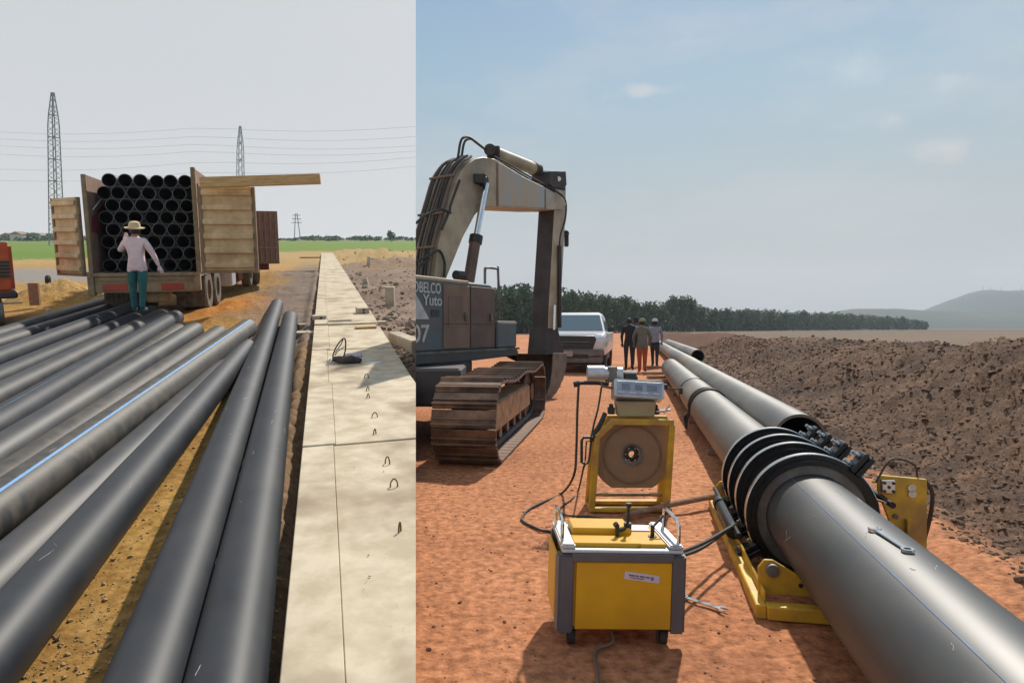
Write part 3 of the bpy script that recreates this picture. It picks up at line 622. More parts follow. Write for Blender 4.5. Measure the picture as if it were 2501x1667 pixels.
for sx in (-.29, .29): MB().box((sx, .105, .021), (.05, .26, .026)).build('base_bar', G['yellow_dirty'], tr, bevel=.004)
MB().box((0, .10, .105), (.53, .03, .02)).build('shelf_bar', G['rust_bar'], tr, bevel=.003)
for sx in (-.20, .20): MB().box((sx, .04, .125), (.085, .03, .014)).build('rest_pad', G['beige'], tr, bevel=.003)
zc2 = (1249-1113)*S_; xc2 = (1547-1538)*S_
poly = []
for a in np.linspace(0, 2*math.pi, 48, endpoint=False):
    rx = min(.279/max(abs(math.cos(a)), 1e-6), .268/max(abs(math.sin(a)), 1e-6)); rr_ = min(rx, .310 if a > math.pi else .35)
    if R(110) < a < R(160): rr_ = min(rr_, .29)
    poly.append((xc2+math.cos(a)*rr_, .06, zc2+math.sin(a)*rr_*.96))
hub_in = .078
pm = MB(); n = len(poly); circ = [(xc2+math.cos(a)*hub_in, .06, zc2+math.sin(a)*hub_in) for a in np.linspace(0, 2*math.pi, 48, endpoint=False)]
vs = poly+circ+[(x, y+.07, z) for x, y, z in poly]+[(x, y+.07, z) for x, y, z in circ]
fs = [(i, (i+1) % n, n+(i+1) % n, n+i) for i in range(n)]+[(2*n+i, 3*n+i, 3*n+(i+1) % n, 2*n+(i+1) % n) for i in range(n)]+[(i, 2*n+i, 2*n+(i+1) % n, (i+1) % n) for i in range(n)]+[(n+i, n+(i+1) % n, 3*n+(i+1) % n, 3*n+i) for i in range(n)]
plate = pm.add(vs, fs).build('facing_plate', G['plate_brown'], tr, bevel=.004)
MB().lathe([(.210, 0), (.214, -.006), (.226, -.006), (.230, 0)], (xc2, .059, zc2), (0, 1, 0), 64, closed=True).build('rim_groove', mat('plate_dark', (.20, .125, .07), None, 6, .5), plate)
MB().lathe([(.062, .0), (.076, -.012), (.084, -.012), (.084, .01), (.062, .02)], (xc2, .06, zc2), (0, 1, 0), 40, closed=True).build('hub_ring', G['grey_steel'], plate)
MB().lathe([(.026, .0), (.060, .01), (.060, .06), (.026, .06)], (xc2, .065, zc2), (0, 1, 0), 32, closed=True).build('hub_bearing', G['black'], plate)
for a in range(6): MB().cyl((xc2+math.cos(a*1.047)*.05, .068, zc2+math.sin(a*1.047)*.05), (xc2+math.cos(a*1.047)*.05, .08, zc2+math.sin(a*1.047)*.05), .006, n=8).build('bolt', G['steel'], plate)
MB().prism([tp(1512, 1020, .05), tp(1602, 1020, .05), tp(1606, 982, .05), tp(1508, 982, .05)], (0, .14, 0)).build('gearbox_neck', G['beige'], tr, bevel=.008)
Mp = Matrix.Translation(tp(1562, 957, .10)) @ Matrix.Rotation(R(3.5), 4, 'Y') @ Matrix.Rotation(R(-18), 4, 'X')
cbx = MB().box((0, 0, 0), (.385, .16, .14)).build('control_box', G['alu'], tr, Mp, bevel=.008, seg=2)
pn = MB().box((0, -.082, 0), (.345, .008, .105)).build('display_panel', G['panel_blue'], cbx, bevel=.002)
for x, ww in ((-.105, .06), (-.005, .055), (.095, .075)): MB().box((x, -.0875, .006), (ww, .004, .045)).build('window', G['panel_dark'], pn)
for x in (-.14, -.05, .04, .13): MB().box((x, -.0875, -.036), (.05, .003, .010)).build('print', G['label_white'], pn)
mo = MB().cyl(tp(1440, 915, .16), tp(1482, 915, .16), .062, n=24).cyl(tp(1482, 915, .16), tp(1492, 916, .16), .05, n=24)
mtr = mo.build('motor', G['alu'], tr)
MB().box(tp(1502, 917, .16), (.075, .09, .12)).cyl(tp(1486, 935, .16), tp(1503, 905, .12), .012, n=8).build('gear_casing', G['grey_steel'], tr, bevel=.012)
MB().cyl(tp(1512, 916, .16), tp(1528, 916, .16), .052, n=20).build('gear_cap', G['alu'], tr)
MB().cyl(tp(1526, 913, .2), tp(1566, 914, .2), .012, n=10).build('drive_shaft', G['steel'], tr)
MB().box(tp(1548, 922, .18), (.10, .06, .05)).box(tp(1556, 930, .18), (.07, .05, .05)).build('bracket', G['black'], tr, bevel=.008)
MB().tube([tp(1404, 939, .05), tp(1420, 936, .05), tp(1458, 937, .08), tp(1490, 940, .1)], .016, 10).cyl(tp(1402, 940, .05), tp(1416, 937, .05), .022, n=12).build('handlebar', G['black'], tr)
MB().tube([tp(1470, 934, .08), tp(1473, 945, .08), tp(1490, 948, .08), tp(1500, 950, .09)], .01, 8).build('link_arm', G['rust_bar'], tr)
for (px, py, s_) in ((1497, 1006, .055), (1608, 1008, .045)):
    MB().box(tp(px, py, .1), (.05, .06, s_)).box(tp(px, py-12, .1), (.03, .04, .03)).build('limit_switch', G['black'], tr, bevel=.006)
MB().tube(fillet([tp(1480, 1010, .05), tp(1466, 1038, .03), tp(1450, 1060, .0), tp(1444, 1075, -.01)]), .018, 8).build('strap', G['black'], tr)
MB().box(tp(1628, 947, .1), (.05, .05, .04)).cyl(tp(1628, 952, .1), tp(1672, 953, .1), .006, n=8).box(tp(1671, 957, .1), (.02, .03, .05)).build('locking_pin', G['black'], tr, bevel=.004)
MB().cyl(tp(1606, 1008, .08), tp(1642, 1003, .06), .010, n=8).cyl(tp(1625, 1012, .06), tp(1640, 990, .06), .007, n=8).build('locking_lever', G['steel'], tr)
fb = MB()
fb.tube([tp(1449, 1066, -.03), tp(1424, 1066, -.03), tp(1419, 1074, -.03), tp(1419, 1126, -.03), tp(1427, 1130, -.03)], .011, 8).tube([tp(1446, 1075, -.02), tp(1431, 1076, -.02), tp(1428, 1124, -.02)], .006, 6)
fb.build('hook_bracket', G['black'], tr)
# cables from the tool stand down to the hydraulic unit
def gz(p): return Vector((p.x, p.y, float(hr(np.array(p.x), np.array(p.y)))+.012))
w0 = lambda px, py, y=0: T0 @ tp(px, py, y)
pts = [w0(1414, 942, .04), w0(1410, 1010, .02), w0(1407, 1100, 0), w0(1400, 1160, -.02), gz(RG(1372, 1207)), gz(RG(1325, 1228)), gz(RG(1290, 1248)), gz(RG(1274, 1268)), gz(RG(1284, 1284)), gz(RG(1320, 1300)), gz(RG(1355, 1315)), U0 @ Vector((-.20, .19, .05))]
tag(MB().tube(fillet(pts, 6), .0095, 8).build('cable', G['rubber']), 'dark cable hanging from the tool stand and curling over the red ground', 'cable')
pts = [w0(1472, 948, .08), w0(1462, 1000, .05), w0(1448, 1050, .02), w0(1436, 1120, -.04), w0(1424, 1135, -.05), gz(RG(1412, 1200)), gz(RG(1394, 1222)), gz(RG(1372, 1236)), gz(RG(1366, 1248)), gz(RG(1385, 1260)), gz(RG(1440, 1263)), gz(RG(1470, 1268))]
tag(MB().tube(fillet(pts, 6), .0075, 8).build('cable', G['rubber']), 'thinner cable behind the first, from the tool stand frame to the ground', 'cable')
# pole and hoses across to the clamp
a = gz(RG(1525, 1268)); b = gz(RG(1757, 1236)); a.z += .02; b.z = .09
tag(MB().tube([a, (a+b)/2+Vector((0, 0, .01)), b], .022, 10).build('pole', G['wood_grey']), 'thin wooden pole lying from the tool stand to the clamp', 'pole')
for k, (za, zb) in enumerate(((.30, .20), (.27, .16))):
    a = U0 @ Vector((.25, .10+.05*k, za)); b = M0 @ Vector((-.42, .1+.1*k, zb)); m_ = (a+b)/2; m_.z -= .02+.02*k
    tag(MB().tube(fillet([a, m_, b], 8), .0105, 8).build('hydraulic_hose', G['rubber']), ('upper black hose from the yellow hydraulic unit to the clamp', 'lower black hose from the yellow hydraulic unit to the clamp')[k], 'hose')
pts = [U0 @ Vector((-.03, -.10, .06)), U0 @ Vector((-.03, -.17, .03)), gz(RG(1455, 1600)), gz(RG(1456, 1640)), gz(RG(1462, 1700)), gz(RG(1470, 1900))]
tag(MB().tube(fillet(pts, 5), .0065, 8).build('cable', mat('cable_grey', (.16, .12, .09), None, 10, .7)), 'thin dusty cable running out from under the yellow hydraulic unit', 'cable')

# ---- excavator
PH = R(32); ED = Vector((math.sin(PH), math.cos(PH), 0)); EI = Vector((-math.cos(PH), math.sin(PH), 0))
BP = Vector((1.0, 13.8, 0)); HP = Vector((SEAM*8.0, 8.0, 0))
def onp(px, py, P0, off=0):
    d = ray(px, py); P = P0+EI*off; tt = EI.dot(P-Vector((0, 0, H)))/EI.dot(d); return Vector((0, 0, H))+d*tt
ex = empty('tracked_excavator', (-.55, 8.4, 0), 'old cream and teal tracked excavator with its arm lowered to the ground', 'excavator')
XI = Matrix.Translation((.55, -8.4, 0))
def xb(mb, name, m, parent=ex, bevel=0, cut=1, **kw): return mb.build(name, m, parent, XI if parent is ex else None, bevel=bevel, cut=cut, **kw)
boomp = [(1060, 700), (1069, 611), (1079, 566), (1090, 528), (1101, 488), (1117, 439), (1128, 418), (1141, 400), (1160, 387), (1181, 383), (1208, 388), (1278, 431), (1340, 461), (1378, 486), (1384, 500), (1372, 512), (1318, 512), (1187, 505), (1172, 512), (1160, 525), (1131, 579), (1082, 700)]
BT = .52
bo = xb(MB().prism([onp(*p, BP) for p in boomp], EI*BT), 'boom', G['cream'], bevel=.012)
pt = MB().prism([onp(*p, BP, -.012) for p in ((1216, 396), (1278, 433), (1336, 462), (1352, 474), (1330, 508), (1218, 502))], EI*.01); pt.build('boom_plate', G['cream_grey'], bo, None, bevel=.003)
for px in (1214, 1330): MB().prism([onp(px, 400 if px < 1300 else 462, BP, -.016), onp(px+3, 400 if px < 1300 else 463, BP, -.016), onp(px+3, 503 if px < 1300 else 510, BP, -.016), onp(px, 503 if px < 1300 else 510, BP, -.016)], EI*.01).build('weld_seam', G['hull_brown'], bo)
# hoses along the back of the boom
top = [(1056, 700), (1067, 611), (1088, 528), (1099, 488), (1115, 437), (1138, 399), (1160, 384)]
for k, off in enumerate((.06, .13, .20, .27, .34, .41, .48)):
    rise = .05 if k % 2 else .035
    pts = []
    for i, p in enumerate(top):
        P = onp(*p, BP)+EI*off; P = P+ED*(-rise)+Vector((0, 0, rise*.6+.012*math.sin(i*2+k))); pts.append(P)
    xb(MB().tube(fillet(pts, 5), .020 if k % 2 else .026, 8), 'boom_hose', G['rubber'] if k % 3 else G['hull_dark'], bo if False else ex)
for i, p in enumerate(((1068, 611), (1089, 528), (1116, 437))):
    a = onp(*p, BP)-ED*.07+Vector((0, 0, .05)); xb(MB().tube([a, a+EI*BT], .022, 8), 'hose_clamp', G['rust_bar'])
# hoses over the side at mid boom and at the foot
for pl in ([(1122, 440), (1100, 500), (1097, 515), (1078, 560)], [(1015, 545), (1040, 525), (1075, 512), (1100, 520)], [(1014, 640), (1050, 622), (1072, 612), (1085, 640), (1084, 676)], [(1014, 660), (1035, 640), (1048, 632)]):
    xb(MB().tube(fillet([onp(*p, BP, -.05) for p in pl], 6), .022, 8), 'boom_hose', G['rubber'])
loop = [(1118, 385), (1124, 348), (1132, 336), (1146, 336), (1165, 350), (1185, 364), (1204, 366)]
for off, dx in ((.18, 0), (.32, 8)): xb(MB().tube(fillet([onp(p[0]+dx, p[1]+dx*.6, BP, off) for p in loop], 6), .022, 8), 'loop_hose', G['rubber'])
sidehose = [(1206, 386), (1240, 404), (1280, 428), (1330, 455), (1368, 478), (1382, 500), (1379, 540), (1368, 580), (1366, 620)]
for dy in (0, 6): xb(MB().tube(fillet([onp(p[0], p[1]-4+dy, BP, .05+.04*dy/6) for p in sidehose], 5), .018, 8), 'arm_hose', G['rubber'])
# arm cylinder on top of the boom
def ecyl(a, b, r, name, m, off, P0=BP, n=20): return xb(MB().cyl(onp(*a, P0, off), onp(*b, P0, off), r, n=n), name, m)
xb(MB().cyl(onp(1196, 366, BP, .12), onp(1196, 366, BP, .40), .11, n=16).box(onp(1205, 374, BP, .26), (.24, .24, .22)), 'cylinder_bracket', G['stick_dark'], bevel=.02)
ac = ecyl((1206, 374), (1308, 414), .125, 'arm_cylinder', G['cream'], .26)
ecyl((1300, 411), (1312, 415), .14, 'cylinder_gland', G['stick_dark'], .26)
ecyl((1308, 414), (1352, 425), .045, 'cylinder_rod', G['chrome'], .26)
# boom cylinder
pin = onp(1186, 440, BP, -.10); xb(MB().cyl(pin, pin+EI*.16, .10, n=20).cyl(pin-EI*.02, pin+EI*.02, .06, n=16).box(pin+ED*-.1+EI*.05, (.2, .2, .16)), 'boom_pin', G['black'], bevel=.01)
ecyl((1187, 448), (1162, 580), .055, 'lift_rod', G['chrome'], -.08)
ecyl((1163, 576), (1160, 594), .115, 'lift_gland', G['black'], -.08)
ecyl((1160, 590), (1144, 690), .095, 'lift_cylinder', G['hull_dark'], -.08)
q = onp(1118, 672, BP, -.2); xb(MB().cyl(q-ED*.06, q+ED*.14, .075, n=16), 'cylinder_foot', G['black'])
# stick
SP = BP+EI*.07
xb(MB().prism([onp(*p, SP) for p in ((1352, 470), (1350, 440), (1356, 418), (1381, 418), (1382, 500), (1379, 560), (1369, 745), (1358, 852), (1334, 852), (1339, 745), (1353, 512))], EI*.38), 'stick', G['stick_dark'], bevel=.01)
xb(MB().prism([onp(*p, SP, -.014) for p in ((1354, 470), (1357, 462), (1381, 466), (1381, 500), (1378, 560), (1368, 745), (1358, 845), (1337, 845), (1341, 745), (1354, 512))], EI*.012), 'side_plate', G['cream'])
xb(MB().prism([onp(*p, SP, -.03) for p in ((1343, 418), (1382, 418), (1384, 452), (1376, 462), (1350, 458), (1342, 450))], EI*.44), 'stick_head', G['stick_dark'], bevel=.012)
xb(MB().cyl(onp(1364, 437, SP, -.045), onp(1364, 437, SP, -.02), .05, n=14), 'head_pin', G['steel'])
xb(MB().box(onp(1383, 585, SP, .05), (.09, .14, .3)).cyl(onp(1382, 570, SP, 0), onp(1382, 570, SP, .1), .07, n=12), 'hose_block', G['black'], bevel=.012)
xb(MB().cyl(onp(1366, 600, SP, -.05), onp(1366, 800, SP, -.05), .045, n=12), 'bucket_cylinder', G['stick_dark'])
xb(MB().cyl(onp(1354, 745, SP, -.07), onp(1352, 805, SP, -.07), .03, n=12), 'bucket_rod', G['chrome'])
# bucket
kx = [(1300, 806), (1340, 806), (1366, 812), (1372, 850), (1352, 862), (1306, 858)]
xb(MB().prism([onp(*p, SP, -.02) for p in ((1336, 800), (1362, 800), (1378, 862), (1330, 868))], EI*.42), 'bucket_ear', G['stick_dark'], bevel=.015)
bprof = [(1352, 862), (1384, 862), (1384, 885), (1376, 925), (1360, 958), (1340, 980), (1332, 978), (1345, 940), (1350, 905)]
bk = xb(MB().prism([onp(*p, BP, -.33) for p in bprof], EI*.03), 'bucket_side', G['bucket_steel'], bevel=.006)
xb(MB().prism([onp(*p, BP, .87) for p in bprof], EI*.03), 'bucket_side', G['bucket_steel'], bevel=.006)
sh = []
prof = [onp(*p, BP, -.30) for p in ((1345, 866), (1380, 866), (1380, 886), (1372, 924), (1357, 954), (1339, 974))]
inn = [p-ED*.05+Vector((0, 0, .01)) for p in prof]
xb(MB().prism(prof+inn[::-1], EI*1.17), 'bucket_shell', G['stick_dark'], bevel=.006)
for k in range(5):
    p = onp(1336, 980, BP, -.28+.27*k); xb(MB().prism([p+Vector((0, 0, .07)), p+ED*.06+Vector((0, 0, .07)), p-ED*.03-Vector((0, 0, .03))], EI*.08), 'bucket_tooth', G['bucket_steel'])
# house
def hz(px, py, off=0): return onp(px, py, HP, off)
s_front = hz(1209, 700); zt, zb_ = 2.04, 1.10
def hpt(s, z, off=0): return HP+ED*s+EI*off+Vector((0, 0, z))
SF = (s_front-HP).dot(ED)
xb(MB().prism([hpt(-1.4, zb_), hpt(SF, zb_), hpt(SF, zt-.10), hpt(SF-.12, zt-.02), hpt(-1.4, zt)], EI*2.3), 'house', G['hull_teal'], bevel=.02)
xb(MB().prism([hpt(-1.4, zt-.035, -.012), hpt(SF*.62, zt-.045, -.012), hpt(SF*.62, zt-.005, -.012), hpt(-1.4, zt+.012, -.012)], EI*1.2), 'top_edge', G['cream'], bevel=.006)
def spx(px): return (hz(px, 760)-HP).dot(ED)
for (a, b, m, nm) in ((spx(1081), spx(1145), G['hull_brown'], 'side_door'), (spx(1148), spx(1206), G['hull_dark'], 'side_door')):
    d = xb(MB().prism([hpt(a, zb_+.03, -.014), hpt(b, zb_+.03, -.014), hpt(b, zt-.075, -.014), hpt(a, zt-.075, -.014)], EI*.012), nm, m, bevel=.004)
    if a < spx(1100): MB().prism([hpt(a+.10, zb_+.30, -.019), hpt(b-.16, zb_+.30, -.019), hpt(b-.16, zt-.22, -.019), hpt(a+.10, zt-.22, -.019)], EI*.004).build('inset', G['hull_dark'] if False else mat('hull_tan', (.19, .12, .08), (.14, .085, .058), 3), d)
    MB().box(hpt(b-.10, (zb_+zt)/2-.02, -.028), (.03, .05, .11)).build('latch', G['grey_steel'], d, bevel=.004)
    MB().prism([hpt(a+.03, zb_+.345, -.020), hpt(b-.03, zb_+.345, -.020), hpt(b-.03, zb_+.355, -.020), hpt(a+.03, zb_+.355, -.020)], EI*.005).build('seam', G['stick_dark'], d)
# lettering
def tx(name, body, px, py, size, cut=1, bold=.02):
    p = hz(px, py, -.008); Mx = Matrix(((ED.x, 0, -EI.x, p.x), (ED.y, 0, -EI.y, p.y), (0, 1, 0, p.z), (0, 0, 0, 1)))
    return text(name, body, size, G['white_print'], ex, XI @ Mx, cut, bold=bold)
def text_fit(name, body, px0, px1, py, size, bold=.02):     # lettering that runs from one pixel column to another on the house side
    o = tx(name, body, px0, py, size, 0, bold)
    xs = [v.co.x for v in o.data.vertices]; want = (hz(px1, py)-hz(px0, py)).length; k = want/(max(xs)-min(xs)); x0 = min(xs)
    for v in o.data.vertices: v.co.x = (v.co.x-x0)*k
    bm = bmesh.new(); bm.from_mesh(o.data); bm_cut(bm, wm(o), 1); bm.to_mesh(o.data); bm.free(); return o
text_fit('lettering', 'KOBELCO', 996, 1076, 711, .185)
text_fit('lettering', 'Yuto', 1032, 1079, 744, .19)
text_fit('lettering', '07', 1006, 1048, 835, .30)
xb(MB().prism([hz(1014, 715, -.008), hz(1048, 779, -.008), hz(1020, 779, -.008), hz(1006, 779, -.008), hz(1000, 760, -.008)], EI*.004), 'triangle_mark', G['white_print'])
MB().prism([hz(1053, 756, -.008), hz(1073, 756, -.008), hz(1073, 773, -.008), hz(1053, 773, -.008)], EI*.003).build('name_patch', G['car_black'], ex, XI)
# deck below the house, handrail, tool box
dl = spx(1262)
xb(MB().prism([hpt(-1.4, .94), hpt(dl*.42, .94), hpt(dl+.05, .98), hpt(dl+.05, 1.04), hpt(dl, 1.085), hpt(-1.4, 1.085)], EI*2.2), 'deck', G['deck'], bevel=.015)
xb(MB().prism([hpt(-1.4, 1.07, -.012), hpt(dl+.06, 1.07, -.012), hpt(dl+.06, 1.10, -.012), hpt(-1.4, 1.10, -.012)], EI*.10), 'deck_edge', G['grey_steel'])
tb0 = spx(1213); tbx = xb(MB().prism([hpt(tb0+.02, 1.101), hpt(dl, 1.101), hpt(dl, 1.50), hpt(tb0+.02, 1.50)], EI*.5), 'tool_box', G['hull_teal'], bevel=.02)
MB().prism([hpt(tb0+.03, 1.46, -.008), hpt(dl-.01, 1.46, -.008), hpt(dl-.01, 1.49, -.008), hpt(tb0+.03, 1.49, -.008)], EI*.006).build('lid_edge', G['cream'], tbx)
xb(MB().tube(fillet([hz(1184, 694, .12), hz(1184, 664, .12), hz(1187, 654, .12), hz(1212, 656, .12), hz(1216, 664, .12), hz(1219, 790, .12)], 4), .020, 8), 'handrail', G['grey_steel'])
# undercarriage
TC0 = RG(1215, 1149); TC1 = RG(1332, 1018); TD = (TC1-TC0).normalized(); TN = Vector((TD.y, -TD.x, 0)); TL = 4.05
tc0 = TC0-TN*.345; rT = .405
def tpt(s, z, n_=0): return tc0+TD*s+TN*n_+Vector((0, 0, z))
per = []; step = .185; straight = TL-2*rT
peri = 2*straight+2*math.pi*rT; ns = int(peri/step); step = peri/ns
shoe = MB().box((0, 0, 0), (.66, step*.94, .028)).box((0, -step*.30, .03), (.66, .022, .05)).box((0, .0, .024), (.66, .016, .03)).mesh('track_shoe', bevel=.003); shoe.materials.append(G['shoe'])
tk = empty('x', I4, '', ''); bpy.data.objects.remove(tk)
xax = TN
for k in range(ns):
    u = k*step
    if u < straight: s, z, tang = rT+u, 2*rT+.02, 0
    elif u < straight+math.pi*rT: a = (u-straight)/rT; s, z, tang = TL-rT+math.sin(a)*rT, rT+.02+math.cos(a)*rT, -a
    elif u < 2*straight+math.pi*rT: s, z, tang = TL-rT-(u-straight-math.pi*rT), .02, math.pi
    else: a = (u-2*straight-math.pi*rT)/rT; s, z, tang = rT-math.sin(a)*rT, rT+.02-math.cos(a)*rT, math.pi-a
    yv = TD*math.cos(tang)+Vector((0, 0, 1))*math.sin(tang); zv = TN.cross(yv); p = tpt(s, z)
    if z > .3 and 0 < u < straight: p.z -= .045*math.sin(u/straight*math.pi*2)**2
    Mx = Matrix(((TN.x, yv.x, zv.x, p.x), (TN.y, yv.y, zv.y, p.y), (TN.z, yv.z, zv.z, p.z), (0, 0, 0, 1)))
    link('track_shoe', shoe, G['shoe'], ex, XI @ Mx)
# chain links just inside the shoes
ch = MB()
pathp = []
for q in np.linspace(0, 1, 60, endpoint=False):
    u = q*peri
    if u < straight: s, z = rT+u, 2*rT+.02-.05
    elif u < straight+math.pi*rT: a = (u-straight)/rT; s, z = TL-rT+math.sin(a)*(rT-.05), rT+.02+math.cos(a)*(rT-.05)
    elif u < 2*straight+math.pi*rT: s, z = TL-rT-(u-straight-math.pi*rT), .07
    else: a = (u-2*straight-math.pi*rT)/rT; s, z = rT-math.sin(a)*(rT-.05), rT+.02-math.cos(a)*(rT-.05)
    pathp.append((s, z))
for off in (-.10, .12): ch.tube([tpt(s, z, off) for s, z in pathp], .045, 6, closed=True)
ch.build('track_chain', G['stick_dark'], ex, XI)
fm = MB().prism([tpt(.55, .22, .16), tpt(TL-.55, .22, .16), tpt(TL-.6, .56, .16), tpt(.6, .56, .16)], -TN*.34)
fm.build('track_frame', G['track_mud'], ex, XI, bevel=.03)
for s in (rT, TL-rT):
    wl = MB().cyl(tpt(s, rT+.02, .10), tpt(s, rT+.02, -.10), rT-.09, n=28).cyl(tpt(s, rT+.02, .18), tpt(s, rT+.02, .08), .13, n=20); wl.build('idler', G['shoe'], ex, XI, bevel=.01)
for k in range(6): s = .8+k*(TL-1.6)/5; MB().cyl(tpt(s, .16, .13), tpt(s, .16, -.13), .085, n=16).build('roller', G['shoe'], ex, XI)
for s in (1.3, 2.7): MB().cyl(tpt(s, .70, .12), tpt(s, .70, -.12), .065, n=16).build('carrier_roller', G['shoe'], ex, XI)
xb(MB().box((-1.35, 8.75, .70), (1.5, 2.2, .45), ), 'carbody', G['stick_dark'], bevel=.03)
xb(MB().cyl((-1.2, 8.9, .62), (-1.2, 8.9, .95), .62, n=32), 'slew_ring', G['black'])

# ---- pickup
pu = empty('pickup_truck', Matrix.Translation((2.40, 22.9, 0)) @ Matrix.Rotation(R(-11.5), 4, 'Z') @ Matrix.Scale(1.07, 4), 'white pickup truck with dark grille parked beyond the excavator arm', 'pickup')
def section(z, hw, y0, y1, n=1): return [(-hw, y0, z), (hw, y0, z), (hw, y1, z), (-hw, y1, z)]
def loft(secs):
    m = MB(); vs = [p for s in secs for p in s]; k = len(secs[0])
    fs = [(i*k+j, i*k+(j+1) % k, (i+1)*k+(j+1) % k, (i+1)*k+j) for i in range(len(secs)-1) for j in range(k)]+[list(range(k))[::-1], list(range((len(secs)-1)*k, len(secs)*k))]
    return m.add(vs, fs)
# body: hood/cab/bed profile along y (front at -2.6)
def prof_body(hw):
    pr = [(-2.52, .62), (-2.60, .80), (-2.58, 1.02), (-2.46, 1.13), (-1.3, 1.20), (2.62, 1.22), (2.62, .55), (-2.40, .50)]
    return pr
pr = prof_body(.92); hb = []
mb = MB(); n = len(pr)
for hw, sx in ((.92, 1),):
    vs = []
    for x, ins in ((-.93, .05), (-.86, 0), (-.6, -.05), (.6, -.05), (.86, 0), (.93, .05)):
        for (y, z) in pr:
            yy = y+(ins+.02 if y < -2.3 else 0); vs.append((x, yy, z-(.05 if abs(x) > .9 and z > 1 else 0)))
    k = 6; fs = [(i*n+j, (i+1)*n+j, (i+1)*n+(j+1) % n, i*n+(j+1) % n) for i in range(k-1) for j in range(n)]+[list(range(n)), list(range((k-1)*n, k*n))[::-1]]
    mb.add(vs, fs)
body = mb.build('body', G['car_white'], pu, bevel=.025, seg=2)
cab = loft([section(1.17, .86, -1.25, 1.15), section(1.42, .79, -.85, 1.08), section(1.72, .68, -.38, .92), section(1.80, .62, -.20, .80)]).build('cab', G['car_white'], pu, bevel=.03, seg=2)
def lerpq(p, q, t): return Vector(p)*(1-t)+Vector(q)*t
A0, A1 = (-.80, -1.17, 1.215), (.80, -1.17, 1.215); B0, B1 = (-.645, -.43, 1.70), (.645, -.43, 1.70)
MB().prism([A0, A1, B1, B0], (0, -.018, .012)).build('windscreen', G['car_glass'], cab)
for sx in (-1, 1):
    MB().prism([(sx*.845, -.95, 1.24), (sx*.845, .95, 1.24), (sx*.70, .80, 1.69), (sx*.70, -.33, 1.69)], (sx*.012, 0, 0)).build('side_window', G['car_glass'], cab)
    mi = MB().box((sx*1.02, -.92, 1.26), (.20, .09, .16)).box((sx*.91, -.92, 1.21), (.08, .04, .04)).build('mirror', G['car_black'], pu, bevel=.02)
    MB().prism([(sx*.55, -2.60, .92), (sx*.90, -2.48, .94), (sx*.91, -2.44, 1.07), (sx*.58, -2.59, 1.05)], (0, .05, 0)).build('headlight', G['lamp_glass'], pu, bevel=.006)
    MB().box((sx*.70, -2.62, .56), (.24, .06, .13)).build('fog_lamp', G['car_black'], pu, bevel=.012)
    for yy in (-1.72, 1.45):
        wh = MB().lathe([(.20, -.12), (.33, -.13), (.385, -.10), (.39, 0), (.385, .10), (.33, .13), (.20, .12)], (sx*.80, yy, .39), (1, 0, 0), 32, closed=True).build('wheel', G['tyre_clean'], pu)
        MB().lathe([(0, .08), (.20, .06), (.22, .11), (.22, -.11), (0, -.08)], (sx*.80, yy, .39), (1, 0, 0), 24).build('rim', G['grey_steel'], wh)
        MB().lathe([(.40, -.13), (.47, -.13), (.47, .06), (.40, .06)], (sx*.87, yy, .40), (sx, 0, 0), 24, closed=True, a0=R(-10), a1=R(190)).build('wheel_arch', G['car_black'], pu)
gr = MB().prism([(-.60, -2.63, .70), (.60, -2.63, .70), (.70, -2.635, .98), (.64, -2.605, 1.08), (-.64, -2.605, 1.08), (-.70, -2.635, .98)], (0, .06, 0)).build('grille', G['car_black'], pu, bevel=.01)
MB().box((0, -2.64, .90), (1.06, .03, .018)).box((0, -2.64, .80), (1.05, .02, .012)).build('grille_bar', G['lamp_glass'], gr, bevel=.006)
bp = MB().box((0, -2.57, .58), (1.84, .17, .20)).box((0, -2.54, .40), (1.76, .18, .20)).build('bumper', G['car_shaded'], pu, bevel=.035, seg=2)  # enlarged, its dark colour stands in for shade below the hood
MB().box((0, -2.655, .50), (.95, .02, .10)).build('air_intake', G['car_black'], bp, bevel=.01)
MB().box((-.14, -2.675, .565), (.34, .016, .16)).build('number_plate', mat('plate', (.42, .36, .34), None, 20, .5), bp, bevel=.004)
MB().box((0, -2.3, .30), (1.5, .3, .12)).build('skid_plate', G['car_black'], pu, bevel=.02)
MB().box((.0, 1.6, 1.225), (1.6, 1.7, .03)).build('bed_cover', G['car_black'], pu)
MB().box((.14, .1, .45), (1.5, 3.2, .25)).build('chassis', G['car_black'], pu)
MB().box((.86, .35, .66), (.10, 3.4, .03)).build('side_step', G['car_black'], pu)

